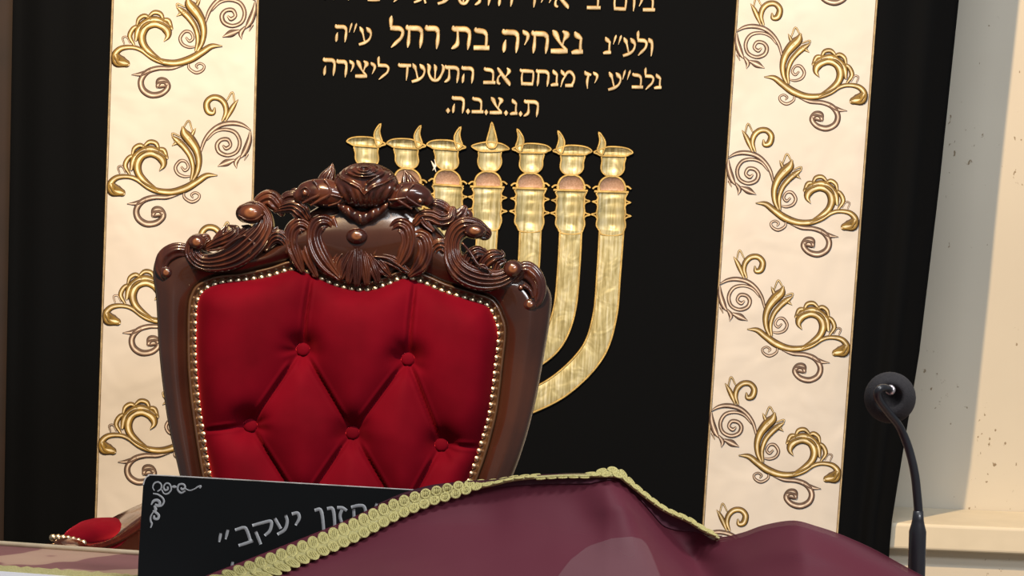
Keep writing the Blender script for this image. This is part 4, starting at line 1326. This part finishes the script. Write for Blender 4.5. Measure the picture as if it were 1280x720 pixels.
# braid: base tape and two rows of loops
UPX = [235, 264, 318, 387, 435.5, 484, 516, 542.5, 569, 591, 619.5, 647.6, 680, 700, 738, 746, 755, 769.6, 780, 796.7, 830, 861, 880, 900]
UPY = [733, 719, 699, 673, 652, 628, 616, 609, 604.5, 602.5, 601, 596.5, 594, 593, 593, 591, 588, 585.5, 592, 609, 634, 648, 660, 671]
LOX = [310, 347.6, 386.7, 437.5, 471, 494, 522, 550, 587.6, 610, 629, 660, 700, 740, 755, 772, 790, 800, 830, 861, 880, 900]
LOY = [737, 720, 705, 684, 667, 654, 641.5, 630.5, 616.5, 608.5, 604, 598.5, 596.5, 597, 597, 597, 604, 613.5, 637.5, 652, 664, 673]
# station list along the braid: upper and lower edge points in the picture
stn = [((235, 733), (262, 757)), ((264, 719), (290, 746)), ((318, 699), (335, 726)), ((387, 673), (399, 700)), ((435.5, 652), (448, 679)), ((484, 628), (497, 653)),
       ((516, 616), (527, 639.5)), ((542.5, 609), (551, 630)), ((569, 604.5), (576, 620.5)), ((591, 602.5), (596, 613)), ((619.5, 601), (621, 606)), ((647.6, 596.5), (648, 600)),
       ((700, 593), (700, 596)), ((738, 592.5), (738, 596)), ((748, 589), (747, 597)), ((760, 586), (759, 597.5)), ((772, 586), (770, 598)), ((780, 592), (777, 600)), ((796.7, 609), (794, 613)), ((830, 634.5), (828, 638)),
       ((861, 648.5), (859, 652.5)), ((880, 660.5), (878, 664)), ((900, 671), (899, 674))]
BS = cr([(*u, *l) for u, l in stn], 12)
def bpt(u, f):
    """3D point at station parameter u (0..1) and across f (0 upper .. 1 lower)"""
    s = u * (len(BS) - 1)
    i = min(int(s), len(BS) - 2)
    a_, c_ = np.array(BS[i]), np.array(BS[i + 1])
    q = a_ + (c_ - a_) * (s - i)
    x, y = q[0] + (q[2] - q[0]) * f, q[1] + (q[3] - q[1]) * f
    wpx = math.hypot(q[2] - q[0], q[3] - q[1])
    # the 29 px wide tape turns edge-on where it looks narrow: the far edge lies further back
    full = 29.0
    back = math.sqrt(max(full * full - wpx * wpx, 0)) * 3.46 / FPX * 0.8
    D = ridge_d(q[0]) - 0.012 + back * (1 - f)
    if q[0] < 610:
        hit = bvh.ray_cast(CAM, ray(x, y))[0]
        D2 = (hit.y if hit is not None else ridge_d(x)) - 0.006
        k = interp([560, 610], [0, 1], q[0])
        D = D2 * (1 - k) + D * k
    return at(x, y, D)
b_ = MB()
NB = 264
rows = [[bpt(i / NB, f) for f in (0.14, 0.3, 0.5, 0.7, 0.86)] for i in range(NB + 1)]
b_.grid(rows)
tape = b_.build('braid_tape', MAT['braid_back'], cover, cover)
tape['label'] = 'gold looped braid along the cloth edge'
sd_ = tape.modifiers.new('thickness', 'SOLIDIFY'); sd_.thickness = 0.0025; sd_.offset = 0
# one loop: a rounded cord ring with a twisted heart, shared by all
lm = MB()
rowsL = []
for i in range(14):
    a = 2 * math.pi * i / 14
    rowsL.append([Vector(((1 + 0.33 * math.cos(bq)) * math.cos(a) * 0.75, (1 + 0.33 * math.cos(bq)) * math.sin(a) * 0.75, 0.33 * math.sin(bq) + 0.1)) for bq in [2 * math.pi * k / 6 for k in range(6)]])
lm.grid(rowsL, closed_u=True, closed_v=True)
for k in (-1, 0, 1):
    lm.tube([(k * 0.34 - .12, -0.5, 0.1), (k * 0.34, 0, 0.28), (k * 0.34 + .12, 0.5, 0.1)], 0.16, 5)
first = None
# arc length of the middle line in metres
mid = [bpt(i / 600, 0.5) for i in range(601)]
cum = [0.0]
for a_, c_ in zip(mid[:-1], mid[1:]):
    cum.append(cum[-1] + (c_ - a_).length)
pitch = 13.6 * 3.46 / FPX
nl = int(cum[-1] / pitch)
loop_parent = Vector(cover.location)
for i in range(nl):
    for f, ph in ((0.26, 0.0), (0.74, 0.5)):
        s_ = (i + ph + 0.2) * pitch
        if s_ > cum[-1] * 0.995:
            continue
        u = float(np.interp(s_, cum, [k / 600 for k in range(601)]))
        c = bpt(u, f)
        tx_ = (bpt(min(u + .004, 1), f) - bpt(max(u - .004, 0), f)).normalized()
        ac = (bpt(u, min(f + .2, 1)) - bpt(u, f - .2))
        nn = tx_.cross(ac).normalized()
        if nn.y > 0:
            nn = -nn
        yy = nn.cross(tx_).normalized()
        M3 = Matrix((tx_, yy, nn)).transposed().to_4x4()
        rad = pitch * 0.50
        wid = (bpt(u, 1) - bpt(u, 0)).length
        if first is None:
            o = lm.build('braid_loop', MAT['braid'], tape)
            first = o.data
        else:
            o = bpy.data.objects.new('braid_loop', first)
            COL.objects.link(o)
            o.parent = tape
        M3.translation = c + nn * 0.0012 - loop_parent
        o.matrix_local = M3 @ Matrix.Diagonal((rad * 1.02, max(wid * 0.27, rad), rad * 0.55, 1))
cover_children_root = cover

# pale sheet lying between lining and sheer fabric, showing through
SHEET = [(676, 745), (690, 728), (712, 698), (735, 680), (765, 670), (790, 668), (806, 672), (815, 690), (822, 708), (830, 728), (836, 745)]
sp_ = [(q[0], q[1]) for q in cr(SHEET, 4, True)]
sxs = [q[0] for q in sp_]; sys_ = [q[1] for q in sp_]
b_ = MB()
rows = []
for j in range(13):
    row = []
    for i in range(25):
        x = 682 + (834 - 682) * i / 24
        top = interp([682, 690, 712, 735, 765, 790, 806, 815, 822, 830, 834], [740, 728, 698, 680, 670, 668, 672, 690, 708, 728, 742], x)
        y = top + (748 - top) * j / 12
        hit = bvh.ray_cast(CAM, ray(x, y))[0]
        row.append((hit if hit is not None else at(x, y, 3.3)) + Vector((0, 0.002, -0.0028)))
    rows.append(row)
b_.grid(rows)
o = b_.build('pale_sheet', MAT['pale_cloth'])
tag(o, 'pale grey rounded sheet showing through the burgundy cloth below its peak', 'sheet')

# ------------------------------------------------------------------ gooseneck microphone
MY = 3.36
kmm = MY / FPX
foot = at(1146, 716, MY)
mic = thing('gooseneck_microphone', (foot.x, MY, ZT), 'black gooseneck microphone with foam ball rising in front of the right wall', 'microphone')
b_ = MB()
b_.lathe(Vector((foot.x - 0.004, MY, ZT)), [(0.001, 0.0), (0.055, 0.0), (0.058, 0.004), (0.055, 0.014), (0.03, 0.02), (0.012, 0.022), (0.001, 0.022)], 28)
b_.build('base', MAT['mic_metal'], mic, mic)
top_, bot_ = at(1147.5, 650, MY), at(1145.5, 722, MY)
b_ = MB()
ax = (top_ - bot_).normalized()
L = (top_ - bot_).length
b_.lathe(bot_, [(0.0095, -(bot_.z - ZT) + 0.018), (0.0098, 0.0), (0.0098, L * 0.80), (0.0075, L * 0.93), (0.0066, L), (0.0058, L * 1.16), (0.001, L * 1.16)], 20, ax)
b_.build('holder', MAT['mic_metal'], mic, mic)
neck = [(1148.5, 645, 0), (1146.5, 620, 0), (1143, 590, 0), (1135, 558, 0), (1124, 533, -.004), (1110, 515, -.018), (1100, 502, -.030), (1096.5, 493, -.036), (1099, 486.5, -.037), (1106, 484.5, -.030), (1113, 487.5, -.014)]
Sx = cr([tuple(at(x, y, MY + d)) for x, y, d in neck], 6)
b_ = MB()
b_.tube(Sx, [0.0052 - 0.0012 * i / len(Sx) for i in range(len(Sx))], 12)
b_.build('gooseneck', MAT['mic_metal'], mic, mic)
b_ = MB()
fc = at(1112.5, 497, MY + 0.012)
rr = 32.5 * kmm
rows = []
dcr = (CAM - fc).normalized()
e1 = Rt.copy(); e1 = (e1 - dcr * e1.dot(dcr)).normalized(); e2 = dcr.cross(e1)
for i in range(25):
    th = math.pi * i / 24
    r_ = rr * math.sin(th); z_ = rr * math.cos(th)
    if th < 0.56:      # the socket where the neck enters
        z_ = rr * (0.32 + 0.52 * (th / 0.56) ** 2.2)
    rows.append([fc + dcr * z_ + (e1 * math.cos(2 * math.pi * k / 32) + e2 * math.sin(2 * math.pi * k / 32)) * r_ for k in range(32)])
b_.grid(rows, closed_v=True)
o = b_.build('foam_windscreen', MAT['foam'], mic, mic); fix_normals(o)
b_ = MB()
pe, pd = Vector(Sx[-1]), (Vector(Sx[-1]) - Vector(Sx[-4])).normalized()
b_.tube([pe - pd * 0.002, pe + pd * 0.002], 0.0056, 14)
b_.build('silver_ring', MAT['mic_ring'], mic, mic)
